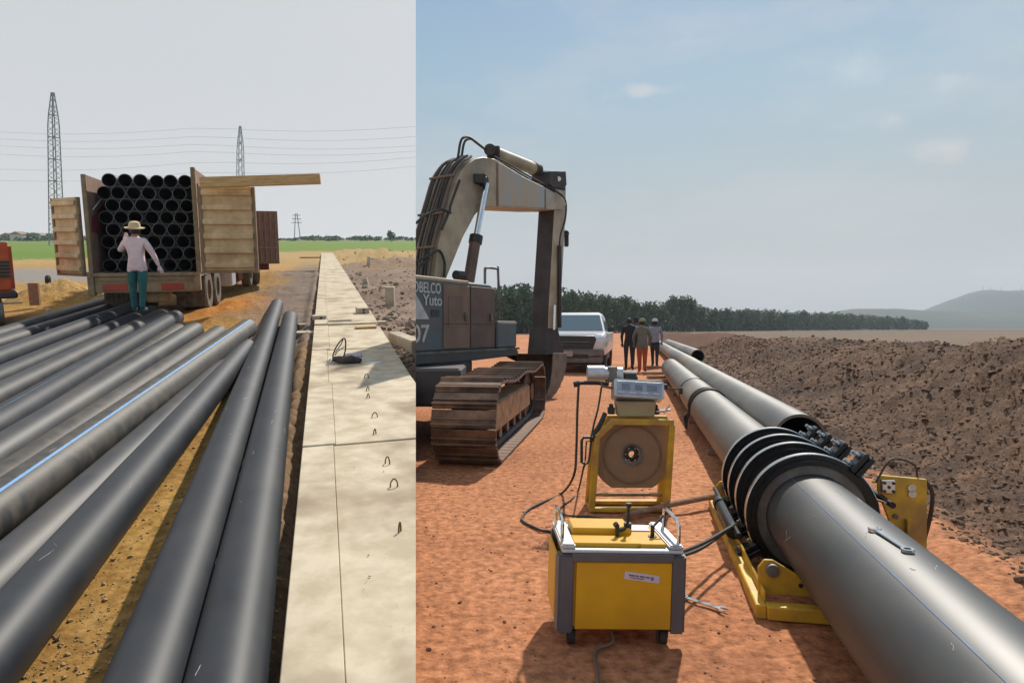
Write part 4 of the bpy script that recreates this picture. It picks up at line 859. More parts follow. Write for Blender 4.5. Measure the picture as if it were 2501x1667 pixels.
# ---- people
def hand_fingers(mb, wrist, dirv, side, mi, s=1.):
    d = Vector(dirv).normalized(); sd = Vector(side).normalized(); pl = wrist+d*.09*s
    mb.tube([wrist, wrist+d*.03*s, pl], [.026*s, .036*s, .034*s], 8, mi=mi)
    for k, (o_, ln) in enumerate(((-.028, .055), (-.010, .07), (.010, .075), (.028, .065))):
        a = pl-d*.012*s+sd*o_*s; mb.tube([a, a+d*ln*.55*s, a+d*ln*s-Vector((0, .014, 0))*s], [.0095*s, .009*s, .007*s], 6, mi=mi)
    a = wrist+d*.03*s-sd*.03*s; mb.tube([a, a+(d-sd*.8).normalized()*.035*s, a+(d*1.2-sd*.5).normalized()*.065*s], [.012*s, .011*s, .008*s], 6, mi=mi)
def person(M, label, j, mats, hat=None, hgt=1.68, group=None, loose=1.):
    # j: joints ('lh','lk','lf','rh'...), local frame x right, y away, z up; seen from behind
    r = empty('person', M, label, 'person', group); s = hgt/1.68
    V = {}; E = []; RD = {}
    def add(n, p, rr): V[n] = Vector(p)*s; RD[n] = rr*s
    add('pel', j.get('pel', (0, 0, .92)), .135*loose); add('wai', (0, .0, 1.06), .128*loose); add('che', (0, -.0, 1.28), .150*loose); add('nb', (0, .0, 1.43), .068); add('nk', (0, .01, 1.49), .055)
    add('hd', (0, .02, 1.575), .088); add('ht', (0, .01, 1.655), .072)
    E += [('pel', 'wai'), ('wai', 'che'), ('che', 'nb'), ('nb', 'nk'), ('nk', 'hd'), ('hd', 'ht')]
    for sd, x in (('l', -1), ('r', 1)):
        add(sd+'sh', (x*.165, 0, 1.37), .072*loose); add(sd+'el', j[sd+'el'], .050*loose); add(sd+'wr', j[sd+'wr'], .034)
        E += [('che', sd+'sh'), (sd+'sh', sd+'el'), (sd+'el', sd+'wr')]
        add(sd+'hp', (x*.09, 0, .86), .105*loose); add(sd+'kn', j[sd+'kn'], .066*loose); add(sd+'an', j[sd+'an'], .048*loose); q = j[sd+'an']; add(sd+'to', (q[0]+x*.03, q[1]+.14, .035), .04)
        E += [('pel', sd+'hp'), (sd+'hp', sd+'kn'), (sd+'kn', sd+'an'), (sd+'an', sd+'to')]
    names = list(V); me = bpy.data.meshes.new('sk'); me.from_pydata([V[n] for n in names], [(names.index(a), names.index(b)) for a, b in E], [])
    ob = bpy.data.objects.new('sk', me); COL.objects.link(ob)
    md = ob.modifiers.new('s', 'SKIN'); md.use_smooth_shade = True; sb = ob.modifiers.new('d', 'SUBSURF'); sb.levels = 2; sb.render_levels = 2
    for i, n in enumerate(names): me.skin_vertices[0].data[i].radius = (RD[n], RD[n]*(.78 if n in ('wai', 'che', 'pel') else 1))
    me.skin_vertices[0].data[0].use_root = True
    bm_ = evaluated(ob); bpy.data.objects.remove(ob)
    # garments by nearest limb
    segm = {('pel', 'wai'): 0, ('wai', 'che'): 0, ('che', 'nb'): 0, ('nb', 'nk'): 2, ('nk', 'hd'): 2, ('hd', 'ht'): 2}
    for sd in 'lr':
        segm[('che', sd+'sh')] = 0; segm[(sd+'sh', sd+'el')] = 0; segm[(sd+'el', sd+'wr')] = 0
        segm[('pel', sd+'hp')] = 1; segm[(sd+'hp', sd+'kn')] = 1; segm[(sd+'kn', sd+'an')] = 1; segm[(sd+'an', sd+'to')] = 3
    co = np.array([list(p.center) for p in bm_.polygons]); best = np.full(len(co), 1e9); mi = np.zeros(len(co), int)
    for (a, b), k in segm.items():
        A, B = np.array(V[a]), np.array(V[b]); ab = B-A; tt = np.clip(((co-A)@ab)/(ab@ab), 0, 1); d = np.linalg.norm(co-(A+tt[:, None]*ab), axis=1)-.5*(RD[a]*(1-tt)+RD[b]*tt)
        k_ = np.full(len(co), k); u = d < best; best[u] = d[u]; mi[u] = k_[u]
    zz = co[:, 2]; mi[(mi == 1) & (zz > j.get('hem', .86)*s)] = 0; mi[(mi == 0) & (zz < j.get('hem', .86)*s) & (np.abs(co[:, 0]) < .22*s)] = 1
    for q in mats: bm_.materials.append(q)
    bm_.polygons.foreach_set('material_index', mi.tolist()); bm_.polygons.foreach_set('use_smooth', [True]*len(mi))
    hm = MB(); hm.v = []; 
    for sd, x in (('l', -1), ('r', 1)):
        dv = (V[sd+'wr']-V[sd+'el']).normalized(); sdv = dv.cross(Vector((0, 1, 0))); hand_fingers(hm, V[sd+'wr']-dv*.005, dv, sdv if sdv.length > .1 else (1, 0, 0), 2, s)
    # nose, ears and shoes belong to the body as well
    hd = V['hd']; hm.tube([hd+Vector((0, .09, .0))*s, hd+Vector((0, .115, -.015))*s], [.014*s, .012*s], 6, mi=2)
    for x in (-1, 1): hm.lathe([(.0, 0), (.02*s, .004), (.028*s, .0), (.0, -.006)], hd+Vector((x*.09*s, 0, -.005)), (x, 0, 0), 10, mi=2)
    b2 = hm.mesh('b2'); b2.materials.clear()
    bmx = bmesh.new(); bmx.from_mesh(bm_); bmx.from_mesh(b2); bmx.to_mesh(bm_); bmx.free()
    link('body', bm_, mats, r)
    hr_ = MB().lathe([(.001, .10), (.055, .088), (.088, .05), (.098, .0), (.094, -.045), (.075, -.075)], hd+Vector((0, -.006, .012))*s, (0, 0, 1), 20).build('hair', G['hair'], r)
    c = V['ht']
    if hat == 'wide':
        MB().lathe([(.001, .115), (.05, .112), (.085, .095), (.10, .06), (.107, .0), (.125, -.008), (.155, -.018), (.178, -.008), (.178, -.014), (.155, -.026), (.12, -.016)], c+Vector((0, -.0, -.012)), Vector((.06, -.12, 1)), 28).build('straw_hat', G['straw'], r)
    elif hat:
        MB().lathe([(.001, .085), (.06, .076), (.095, .04), (.106, -.02), (.10, -.025)], c+Vector((0, 0, -.01)), (0, 0, 1), 20).prism([c+Vector((-.08, .08, -.03)), c+Vector((.08, .08, -.03)), c+Vector((.05, .18, -.035)), c+Vector((-.05, .18, -.035))], (0, 0, .012)).build('cap', hat, r)
    return r
walk1 = dict(lel=(-.235, -.03, 1.10), lwr=(-.22, .06, .86), rel=(.235, .02, 1.10), rwr=(.23, -.02, .85), lkn=(-.10, .05, .48), lan=(-.10, .10, .08), rkn=(.10, -.01, .47), ran=(.10, -.12, .10))
walk2 = dict(lel=(-.27, .02, 1.12), lwr=(-.25, .10, .90), rel=(.27, .0, 1.12), rwr=(.25, .12, .95), lkn=(-.085, .02, .47), lan=(-.08, .0, .08), rkn=(.085, .06, .48), ran=(.08, .07, .08), hem=.74)
walk3 = dict(lel=(-.24, -.05, 1.12), lwr=(-.21, .03, .88), rel=(.25, .05, 1.13), rwr=(.24, .12, .90), lkn=(-.08, .10, .49), lan=(-.07, .10, .10), rkn=(.07, -.02, .47), ran=(.06, -.13, .11), hem=.90)
def pplace(px, py): q = RG(px, py); return Matrix.Translation((q.x, q.y, float(hr(np.array(q.x), np.array(q.y))))) @ Matrix.Rotation(-TH, 4, 'Z')
sh_ = [G['skin'], G['cl_black']]
person(pplace(1536, 903), 'person dressed all in black walking away beside the pickup', walk1, [G['cl_black'], G['cl_navy'], G['skin'], G['cl_black']], None, 1.72)
person(pplace(1568, 908), 'person in a loose green-grey jacket, orange trousers and cap, walking away', walk2, [G['cl_green'], G['cl_orange'], G['skin'], G['cl_black']], G['cap_green'], 1.66, loose=1.18)
person(pplace(1599, 897), 'person in a pale grey shirt, dark trousers and white cap, walking away', walk3, [G['cl_grey'], G['cl_navy'], G['skin'], G['cl_black']], G['cap_white'], 1.68)
person(pplace(1553, 895), 'person with a dark cap mostly hidden behind the one in orange trousers', walk1, [G['cl_grey'], G['cl_navy'], G['skin'], G['cl_black']], G['cl_navy'], 1.74)

# ============================================================ LEFT SITE (local frame: slope z = 0, matrix ML)
SD_L = (LG(768, 787, .2)-LG(681, 1667, .2)).normalized(); SD_L.z = 0; SD_L.normalize()
SLP = LG(681, 1667, .2); SLN = Vector((SD_L.y, -SD_L.x, 0))        # concrete strip: left edge point, direction, right normal
def slat(X, Y): return (X-SLP.x)*SLN.x+(Y-SLP.y)*SLN.y
heaps = []
def heap(px, py, rad, h): q = LG(px, py); heaps.append((q.x, q.y, rad, h))
heap(150, 735, .9, .5); heap(95, 745, .8, .25); heap(205, 720, .7, .18); heap(595, 765, 1.0, .28); heap(560, 790, .7, .16); heap(640, 715, 1.6, .22); heap(660, 680, 2.5, .3)
heap(930, 632, 3.0, .75); heap(975, 650, 3.0, .6); heap(880, 618, 4, .5); heap(720, 640, 2.0, .25); heap(985, 720, 1.2, .25)
def hl(X, Y):
    z = fbm(X, Y, .9, 4, 101)*.05+fbm(X, Y, 8, 3, 105)*.016
    for hx, hy, rad, h in heaps: z = z+h*np.exp(-((X-hx)**2+(Y-hy)**2)/rad**2)*(1+.9*fbm(X, Y, 3, 3, 109))
    l = slat(X, Y)
    z = z+sst(1.15, 1.6, l)*(fbm(X, Y, 2.2, 4, 115)*.16-.03)*(1-sst(30, 80, Y))+.10*np.exp(-((l+.14)/.10)**2)*(1-sst(20, 60, Y))*(1+2.0*fbm(X, Y, 6, 3, 119))
    z = z*np.where((l > -.02) & (l < 1.3), .2, 1)
    return np.where(Y > 120, 0, z)
def cl_(X, Y, Z):
    n = fbm(X, Y, .8, 4, 130); n2 = fbm(X, Y, 3.5, 3, 135); l = slat(X, Y)
    c = lerp((.40, .235, .070), (.30, .165, .05), np.clip(.5+1.8*n, 0, 1)); c = lerp(c, (.52, .37, .15), np.clip(n2*2-.15, 0, 1))
    q = LG(250, 715); c = lerp(c, (.66, .49, .25), np.exp(-((X-q.x)**2/9+(Y-q.y)**2/6)))                  # pale sand by the lorry
    q = LG(600, 750); c = lerp(c, (.48, .19, .035), np.clip(1.3*np.exp(-((X-q.x)**2/1.9+(Y-q.y)**2/9)), 0, 1))   # orange earth
    q = LG(690, 645); c = lerp(c, (.44, .24, .085), np.clip(1.2*np.exp(-((X-q.x)**2/20+(Y-q.y)**2/140)), 0, 1))
    g = lerp((.24, .19, .155), (.17, .125, .10), np.clip(.5+2*n2, 0, 1)); c = lerp(c, g, sst(-2.0, -.8, l+n*1.2)*sst(7, 12, Y))
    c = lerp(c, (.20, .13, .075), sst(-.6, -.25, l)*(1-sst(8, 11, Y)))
    rr_ = lerp((.27, .20, .155), (.185, .13, .105), np.clip(.5+2*n, 0, 1)); q = LG(930, 625); rr_ = lerp(rr_, (.40, .22, .08), np.clip(1.2*np.exp(-((X-q.x)**2/6+(Y-q.y)**2/90)), 0, 1))
    c = lerp(c, rr_, sst(1.1, 1.3, l))
    q = LG(80, 640); c = lerp(c, (.27, .25, .23), sst(24, 27, Y+n*4)*(1-sst(36, 42, Y))*(1-sst(-20, -12, X)))         # grey road
    c = lerp(c, (.42, .29, .13), sst(32, 50, Y+12*n)*(1-sst(90, 110, Y)))
    c = lerp(c, (.14, .23, .045), sst(50, 56, Y+16*n2)*(1-sst(95, 120, Y))*(1-sst(-40, -33, X)))
    c = lerp(c, (.16, .24, .05), sst(78, 92, Y+20*n)*(1-sst(330, 420, Y)))
    c = lerp(c, (.17, .20, .12), sst(360, 460, Y))
    return c
ysl = np.concatenate([np.geomspace(1.3, 5, 90)[:-1], np.geomspace(5, 40, 170)[:-1], np.geomspace(40, 620, 80)])
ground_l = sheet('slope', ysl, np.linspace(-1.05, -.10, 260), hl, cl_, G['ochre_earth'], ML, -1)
# earth bank that joins the slope to the level ground
bv = []; sa, ca = math.sin(AL), math.cos(AL)
bm = bmesh.new(); cols = []
for y in np.geomspace(.6, 620, 80):
    top_ = ML @ Vector((SEAM*(y*ca+HL*sa), y, -.06)); bot = Vector((top_.x, top_.y, min(-.3, top_.z-.5)))
    off = -SN*(.02+.004*y)
    cols.append([bm.verts.new(p) for p in (top_+off, (top_+bot)/2+off*1.1, bot+off)])
for i in range(len(cols)-1):
    for k in range(2): bm.faces.new((cols[i][k], cols[i+1][k], cols[i+1][k+1], cols[i][k+1]))
me = bpy.data.meshes.new('earth_bank'); bm.to_mesh(me); bm.free(); kind(link('earth_bank', me, G['bank']), 'structure')
# stones
def lpts(n, f): 
    P = np.array([f() for _ in range(n)]); return P[:, 0], P[:, 1]
def f1():
    px = RNG.uniform(820, 1013); py = RNG.uniform(612, 960); q = LG(px, py); return q.x, q.y
def f2():
    px = RNG.uniform(0, 700); py = RNG.uniform(690, 1667); q = LG(px, py); return q.x, q.y
for nm, f, n, szz, m, lb in (('rubble', f1, 1100, .028, G['pebble'], 'grey brown rubble beside the concrete beam'), ('gravel', f2, 5000, .0035, mat('grit', (.46, .32, .15), (.26, .16, .07), 4, .9), 'fine gravel on the ochre ground between the pipes')):
    X, Y = lpts(n, f); l = slat(X, Y); ok = ((l < -.05) | (l > 1.25)) & (X < SEAM*(Y*ca+HL*sa)-.05); X, Y = X[ok], Y[ok]; sz = RNG.gamma(1.5, szz*.6, len(X))+szz*.4
    kind(blobs(nm, np.stack([X, Y, hl(X, Y)+sz*.3], -1), sz, m, ML), 'stuff', lb, 'stones')

# ---- concrete beam in cast lengths
def sp(u, n_, z): p = SLP+SD_L*u+SLN*n_; return Vector((p.x, p.y, z))
strip = empty('concrete_beam', ML @ Matrix.Translation(sp(6, .5, 0)), 'long pale concrete beam with wire loops running up the slope', 'concrete beam')
SI = Matrix.Translation(-sp(6, .5, 0)); ZS = .20; lens = [(-1.6, 2.75), (2.756, 5.0), (5.006, 7.2), (7.206, 9.85), (9.856, 14), (14.008, 20), (20.01, 28), (28.02, 40), (40.03, 68)]
for k, (u0, u1) in enumerate(lens):
    kw = .225+.02*math.sin(k*2.3); dz = (-.006, .004, -.003, .005, .03, .025, .02, .02, .02)[k]
    for nm, n0, n1, z in (('kerb_slab', 0, kw, ZS+dz), ('slab', kw+.0018, 1.12, ZS-.009+dz)):
        pts = [sp(u0, n0, -.15), sp(u0, n1, -.15), sp(u1, n1, -.15), sp(u1, n0, -.15)]
        o = MB().prism(pts, (0, 0, z+.15)).build(nm, G['concrete'], strip, SI, bevel=.004, cut=-1)
        if not len(o.data.vertices): bpy.data.objects.remove(o)
lp = [(895, 925), (898, 957), (899, 975), (915, 1022), (915, 1064), (946, 1134), (962, 1190), (976, 1300)]
for i, (px, py) in enumerate(lp):
    q = LG(px, py, ZS-.02); a = i*1.1; d = Vector((math.cos(a), math.sin(a)*.5, 0))*.022
    MB().tube(fillet([q-d+Vector((0, 0, -.03)), q-d+Vector((0, 0, .03)), q+Vector((0, .01, .055)), q+d+Vector((0, 0, .03)), q+d+Vector((0, 0, -.03))], 4), .005, 6).build('wire_loop', G['rust_bar'], strip, SI)
def lbox(name, px, py, z, d, rz, m, label, cat, group=None, bevel=.008, zc_=None, cut=0):
    q = LG(px, py, z); Mx = ML @ Matrix.Translation((q.x, q.y, z+d[2]/2)) @ Matrix.Rotation(rz, 4, 'Z')
    return tag(MB().box((0, 0, 0), d).build(name, m, None, Mx, bevel=bevel, cut=cut), label, cat, group)
az = R(15.6)
b_ = lbox('concrete_block', 780, 781, ZS+.005, (.26, .22, .09), az, G['concrete2'], 'small pale block with a hole on the left kerb of the concrete beam', 'block')
MB().cyl((.03, -.115, .0), (.03, -.09, .0), .025, n=12).build('hole', G['black'], b_)
b2 = lbox('concrete_block', 885, 766, ZS+.005, (.24, .30, .13), az+.1, G['concrete2'], 'pale concrete block with two dark holes standing on the beam', 'block')
for z in (-.03, .03): MB().cyl((.0, -.156, z), (.0, -.13, z), .022, n=12).build('hole', G['black'], b2)
lbox('board', 830, 786, ZS+.003, (.42, .14, .045), az, G['concrete2'], 'short pale formwork board laid across the beam between two blocks', 'board')
lbox('board', 893, 800, ZS+.003, (.36, .22, .03), az, G['timber'], 'pinkish plywood offcut lying flat on the concrete beam', 'board')
lbox('concrete_block', 932, 792, ZS+.003, (.15, .16, .06), az, G['concrete2'], 'little grey block at the right edge of the concrete beam', 'block')
# things right of the beam
def post(px, py, h, wd, label, lean=0):
    q = LG(px, py); z = float(hl(np.array(q.x), np.array(q.y)))
    return tag(MB().box((0, 0, h/2-.05), (wd, wd, h+.1), taper=.94).build('concrete_post', G['concrete2'], None, ML @ Matrix.Translation((q.x, q.y, z)) @ Matrix.Rotation(lean, 4, 'Y'), bevel=.012), label, 'post')
post(953, 742, .50, .24, 'stubby pale concrete post in the rubble beside the beam')
post(900, 655, .50, .20, 'small distant concrete post in line beyond the stubby one', .1); post(893, 692, .22, .20, 'low broken concrete stump near the far part of the beam', -.2)
post(937, 706, .12, .18, 'very low grey concrete stump among the rubble'); post(868, 628, .5, .18, 'farthest thin concrete post beside the beam')
q = LG(990, 845); lb = tag(MB().box((0, 0, .06), (.22, 1.1, .22)).build('concrete_slab', G['concrete2'], None, ML @ Matrix.Translation((q.x, q.y, 0)) @ Matrix.Rotation(az+R(14), 4, 'Z'), bevel=.015, cut=-1), 'pale concrete slab lying in the dirt right beside the beam', 'slab')
lbox('concrete_block', 745, 826, 0, (.30, .25, .12), .2, G['concrete2'], 'pale broken block in the dirt between the pipes and the beam', 'block')
lbox('concrete_block', 738, 803, 0, (.16, .14, .10), .6, G['concrete2'], 'small pale lump of concrete beyond the broken block', 'block')
lbox('board', 770, 630, .02, (2.6, .25, .10), .1, G['wood_grey'], 'dark weathered board on the ground far beside the beam', 'board')
lbox('board', 745, 665, .02, (2.4, .18, .10), .35, G['concrete2'], 'pale plank on the ground beside the far beam', 'board')
# bag, strap, sheet and paper on the beam
q = LG(845, 888, ZS-.02); bgx = empty('bag', ML @ Matrix.Translation((q.x, q.y, ZS-.018)), 'dark crumpled bag with a standing strap on the concrete beam', 'bag')
mb = MB(); ns_ = 15; pts = []; rs = []
for i in range(ns_):
    u = i/(ns_-1); pts.append((-.17+.36*u, .02*math.sin(u*9), .045+.01*math.sin(u*13))); rs.append(.018+.038*math.sin(math.pi*u)**.5*(1+.16*math.sin(u*31)))
mb.tube(pts, rs, 14); b = mb.build('bag_body', G['bag'], bgx)
MB().tube(fillet([(-.17, .0, .03), (-.17, .05, .12), (-.13, .10, .22), (-.06, .12, .30), (-.03, .12, .28), (-.03, .10, .16), (-.05, .06, .06)], 5), .009, 6).tube(fillet([(-.15, .05, .13), (-.09, .1, .22), (-.06, .12, .29)], 4), .006, 6).tube(fillet([(-.15, .03, .10), (-.10, .05, .16), (-.04, .1, .2)], 4), .006, 6).build('strap', G['bag'], bgx)
MB().lathe([(.014, -.006), (.026, -.006), (.026, .006), (.014, .006)], (-.19, -.02, .04), (0, 1, .3), 18, closed=True).build('ring', G['alu'], bgx)
q = LG(905, 888, ZS-.02); tag(MB().prism([(-.12, -.03, 0), (.09, -.02, .004), (.16, .05, .012), (-.02, .045, .006)], (0, 0, .003)).build('paper_sheet', G['paper'], None, ML @ Matrix.Translation((q.x, q.y, ZS-.015))), 'white sheet of paper lying beside the dark bag', 'paper')
q = LG(862, 872, ZS-.02); tag(MB().prism([(-.14, -.05, 0), (.12, -.06, .004), (.10, .08, .03), (-.10, .07, .02)], (0, 0, .02)).build('folded_cloth', G['cloth_lilac'], None, ML @ Matrix.Translation((q.x, q.y, ZS-.016)), bevel=.006), 'folded pale lilac cloth behind the dark bag', 'cloth')

cu_ = RNG.uniform(-1, 14, 500); cn_ = RNG.uniform(.26, 1.1, 500); sz = RNG.gamma(1.0, .0011, 500)+.0008
P_ = np.array([list(sp(a_, b_, ZS-.0085)) for a_, b_ in zip(cu_, cn_)]); ok = P_[:, 0] < SEAM*(P_[:, 1]*ca+HL*sa)-.03
kind(blobs('beam_grit', P_[ok], sz[ok], G['concrete2'], ML), 'stuff', 'small grit and crumbs scattered on the concrete beam', 'grit')

# ---- pipes spread on the ground
RP_ = .145
PIPES = [  # near pixel, far pixel, height near/far, stripe angle, label
    ((552, 1667), (708, 776), .15, .15, None, 'black pipe lying closest along the concrete beam', 'pe'),
    ((358, 1667), (676, 744), .15, .15, None, 'black pipe second from the concrete beam, bordering the bare ochre gap', 'pe'),
    ((0, 1569), (600, 850), .15, .15, None, 'black pipe on the other side of the bare ochre gap', 'pe'),
    ((0, 1420), (545, 905), .15, .15, None, 'black pipe half under the one with the bright blue stripe', 'pe2'),
    ((0, 1240), (604, 801), .24, .36, 112, 'muddy black pipe with a bright blue stripe along it', 'pe_dusty'),
    ((230, 1030), (533, 815), .15, .15, None, 'dull pipe tucked low beside the blue-striped pipe', 'pe_dusty'),
    ((160, 1030), (474, 808), .15, .28, None, 'brownish dusty pipe with a dark gap along its side', 'pe2'),
    ((0, 1118), (440, 806), .15, .15, None, 'dusty pipe left of the dark gap in the fan of pipes', 'pe_dusty'),
    ((0, 1036), (428, 776), .26, .30, 100, 'thick looking black pipe with deep shade below it in the fan', 'pe'),
    ((0, 968), (398, 768), .15, .15, None, 'dusty black pipe next to the thick looking shaded pipe, towards the sand', 'pe2'),
    ((0, 924), (372, 760), .15, .15, None, 'plain black pipe between the dusty one and the raised one by the worker', 'pe'),
    ((0, 876), (343, 745), .25, .25, 95, 'raised black pipe with dark shade under it below the worker', 'pe'),
    ((0, 842), (322, 738), .15, .15, None, 'dull pipe second in from the sand at the edge of the fan', 'pe2'),
    ((0, 820), (285, 730), .15, .15, None, 'outermost pipe of the fan, bordering the pale sand', 'pe2'),
]
for i, (n_, f_, zn, zf, sa_, lb, mm) in enumerate(PIPES):
    a = LG(*n_, zn); b = LG(*f_, zf); d = (b-a).normalized(); a2 = b-d*(16.5 if i < 2 else 11.6+.3*math.sin(i*5))
    if a2.z < RP_+.002: a2.z = RP_+.002
    d = (b-a2).normalized(); ax = d
    M_ = ML @ Matrix.Translation(b)
    mb = MB(); ln = (b-a2).length; pr_ = [(RP_, -ln*k/9) for k in range(10)]
    mb.lathe(pr_+[(RP_-.02, -ln), (RP_-.02, 0)], (0, 0, 0), ax, 36, closed=True)
    o = mb.build('black_pipe', G[mm], None, M_); grp = None
    tag(o, lb, 'pipe', grp)
    if i < 5: scratches(o, -d*ln*(.72 if i < 2 else .9), -d*ln*(.35 if i < 2 else .3), RP_, 14, 20+i, 30, 165, .14)
    if sa_: stripe(o, Vector((0, 0, 0)), -d*ln, RP_, R(sa_), .018 if sa_ == 112 else .006, G['blue'] if sa_ == 112 else G['blue_dull'])

# ---- lorry loaded with pipes
q = LP(342, 668, 14.25); TM = ML @ Matrix.Translation((q.x+.12, q.y+.05, 0)) @ Matrix.Rotation(R(15.6), 4, 'Z')
lo = empty('open_lorry', TM, 'lorry with an open container body full of black pipes and its rear doors swung out', 'lorry')
HWL = 1.01; FZ = 1.0
MB().box((0, 4.5, FZ-.06), (2*HWL, 9, .11)).build('floor', G['chassis'], lo, bevel=.01)
MB().box((0, 8.9, 2.0), (2*HWL-.01, .06, 1.9)).build('headboard', G['rust_wall'], lo)
for sx, zt_ in ((-1, 3.06), (1, 3.26)):
    wl = MB().prism([(sx*HWL, 0, FZ-.005), (sx*HWL, 0, zt_), (sx*HWL, 9, zt_-.35), (sx*HWL, 9, FZ-.005)], (sx*.05, 0, 0)).build('side_wall', G['rust_wall'], lo)
    for k in range(24): MB().box((sx*(HWL+.065), .35+k*.37, 2.0), (.03, .12, 1.9)).build('rib', G['rust_wall'], wl)
    MB().box((sx*(HWL+.04), -.03, (FZ+zt_)/2), (.09, .09, zt_-FZ+.02)).build('corner_post', G['door_edge'], lo, bevel=.012)
tp_ = MB().prism([(-HWL+.03, .05, 1.9), (-HWL+.03, 1.6, 1.75), (-HWL+.03, 1.9, 2.75), (-HWL+.03, .9, 2.55), (-HWL+.03, .1, 2.2)], (.015, 0, 0)).build('red_tarpaulin', G['red_tarp'], lo)
MB().tube([(-HWL+.06, .05, 2.35), (-HWL+.06, .7, 2.62)], .012, 6).build('strap', G['label_white'], lo)
# rear beam with lamps
rb = MB().box((0, -.02, FZ-.035), (2.14, .16, .07)).box((0, .0, .76), (2.02, .12, .36)).build('rear_beam', G['chassis'], lo, bevel=.012)
MB().box((.0, -.065, .84), (1.98, .02, .03)).build('beam_lip', G['door_edge'], rb)
for sx, ww in ((-.62, .46), (.50, .44)): MB().box((sx, -.068, .70), (ww, .024, .15)).build('red_lamp', G['red_lamp'], rb, bevel=.006)
MB().box((-1.07, -.02, .78), (.12, .16, .52)).build('side_bracket', G['chassis'], lo, bevel=.012)
MB().box((1.00, -.02, .80), (.14, .14, .40)).build('side_bracket', G['chassis'], lo, bevel=.012)
for sx in (-.42, .42): MB().box((sx, 4, .70), (.10, 8, .28)).build('chassis_rail', G['chassis'], lo)
for yy in (1.35, 2.65): MB().cyl((-.9, yy, .50), (.9, yy, .50), .07, n=14).lathe([(.0, -.16), (.16, -.12), (.2, 0), (.16, .12), (0, .16)], (0, yy, .5), (1, 0, 0), 18).build('axle', G['chassis'], lo)
for yy in (1.35, 2.65):
    for sx in (-.88, -.58, .58, .88):
        m = MB().lathe([(.26, -.13), (.44, -.14), (.49, -.10), (.5, -.04), (.485, -.035), (.485, -.015), (.5, -.01), (.5, .03), (.485, .035), (.485, .055), (.5, .06), (.49, .11), (.44, .14), (.26, .13)], (sx, yy, .5), (1, 0, 0), 36, closed=True)
        wv = m.build('wheel', G['tyre'], lo); MB().lathe([(0, .05), (.25, .02), (.27, .12), (.27, -.12), (0, -.05)], (sx, yy, .5), (1, 0, 0), 20).build('rim', G['chassis'], wv)
for sx in (-.73, .73):
    fl = MB().box((sx, .62, .45), (.62, .02, .55)).build('mud_flap', G['tyre'], lo)
    for k in range(6): MB().box((sx-.25+k*.1, .604, .45), (.035, .014, .53)).build('flap_rib', G['tyre'], fl)
MB().prism([(.85, .75, .90), (1.03, .75, .90), (1.03, 3.5, .90), (.85, 3.5, .90)], (0, 0, .02)).build('mudguard', G['grey_steel'], lo)
MB().box((1.02, 4.3, .62), (.36, .75, .42)).build('tool_box', G['alu'], lo, bevel=.02)
MB().box((1.0, 5.6, .66), (.45, 1.1, .45)).build('fuel_tank', G['red_tarp'], lo, bevel=.05, seg=2)
MB().box((0, 9.95, 1.5), (2.0, 1.6, 1.9)).build('cab', G['red_tarp'], lo, bevel=.12, seg=3)
for sx in (-.95, .95): MB().lathe([(.26, -.14), (.44, -.15), (.5, -.1), (.5, .1), (.44, .15), (.26, .14)], (sx, 9.6, .5), (1, 0, 0), 32, closed=True).build('wheel', G['tyre'], lo)
MB().box((.15, .25, .50), (.5, .14, .34)).build('rear_bumper', G['chassis'], lo, bevel=.02)
# doors
def door(w_, z0_, z1_, hinge, ang, nm, nrib, top_strip):
    D = Matrix.Translation(hinge) @ Matrix.Rotation(ang, 4, 'Z')
    d = MB().box((w_/2, 0, (z0_+z1_)/2), (w_-.02, .035, z1_-z0_-.02)).build(nm, G['door_tan'], lo, D, bevel=.006)
    for k in range(nrib):
        z = z0_+(k+.65)*(z1_-z0_)/nrib; h_ = (z1_-z0_)/nrib
        MB().prism([(.07, -.010, z-h_*.27), (.07, -.085, z-h_*.24), (.07, -.085, z+h_*.05), (.07, -.012, z+h_*.20)], (w_-.14, 0, 0)).build('rib', G['door_tan'], d, bevel=.004)
    for x in (.03, w_-.03): MB().box((x, -.012, (z0_+z1_)/2), (.065, .075, z1_-z0_)).build('stile', G['door_edge'], d, bevel=.006)
    for z in (z0_+.03, z1_-.03): MB().box((w_/2, -.014, z), (w_-.13, .07, .06)).build('rail', G['door_tan'] if z > 1.5 else G['door_edge'], d, bevel=.006)
    for z in (z0_+.3, (z0_+z1_)/2, z1_-.3): MB().cyl((0, -.02, z-.06), (0, -.02, z+.06), .03, n=10).build('hinge', G['door_edge'], d)
    return d
door(1.18, FZ-.02, 2.86, (HWL+.13, -.06, 0), R(-8), 'rear_door', 6, 1)
door(1.08, FZ-.06, 2.60, (-HWL-.16, -.03, 0), R(180-46), 'rear_door', 6, 0)
o = [c for c in lo.children if c.name.startswith('rear_door')][-1]
for ch_ in [o]+list(o.children): pass
o.data = o.data
Dm = Matrix.Translation((-HWL-.16, -.03, 0)) @ Matrix.Rotation(R(180-46), 4, 'Z') @ Matrix.Scale(-1, 4, (0, 1, 0)); o.matrix_basis = Dm
# timber on the door
a = LP(489, 446, 14.25); b = LP(782, 437, 14.75); c = (a+b)/2; dv = (b-a); ln = dv.length
tag(MB().box((0, 0, 0), (ln, .20, .22)).build('timber_beam', G['timber'], None, ML @ Matrix.Translation(c) @ dv.to_track_quat('X', 'Z').to_matrix().to_4x4(), bevel=.01), 'long yellowish timber lying across the top of the open right door', 'timber')
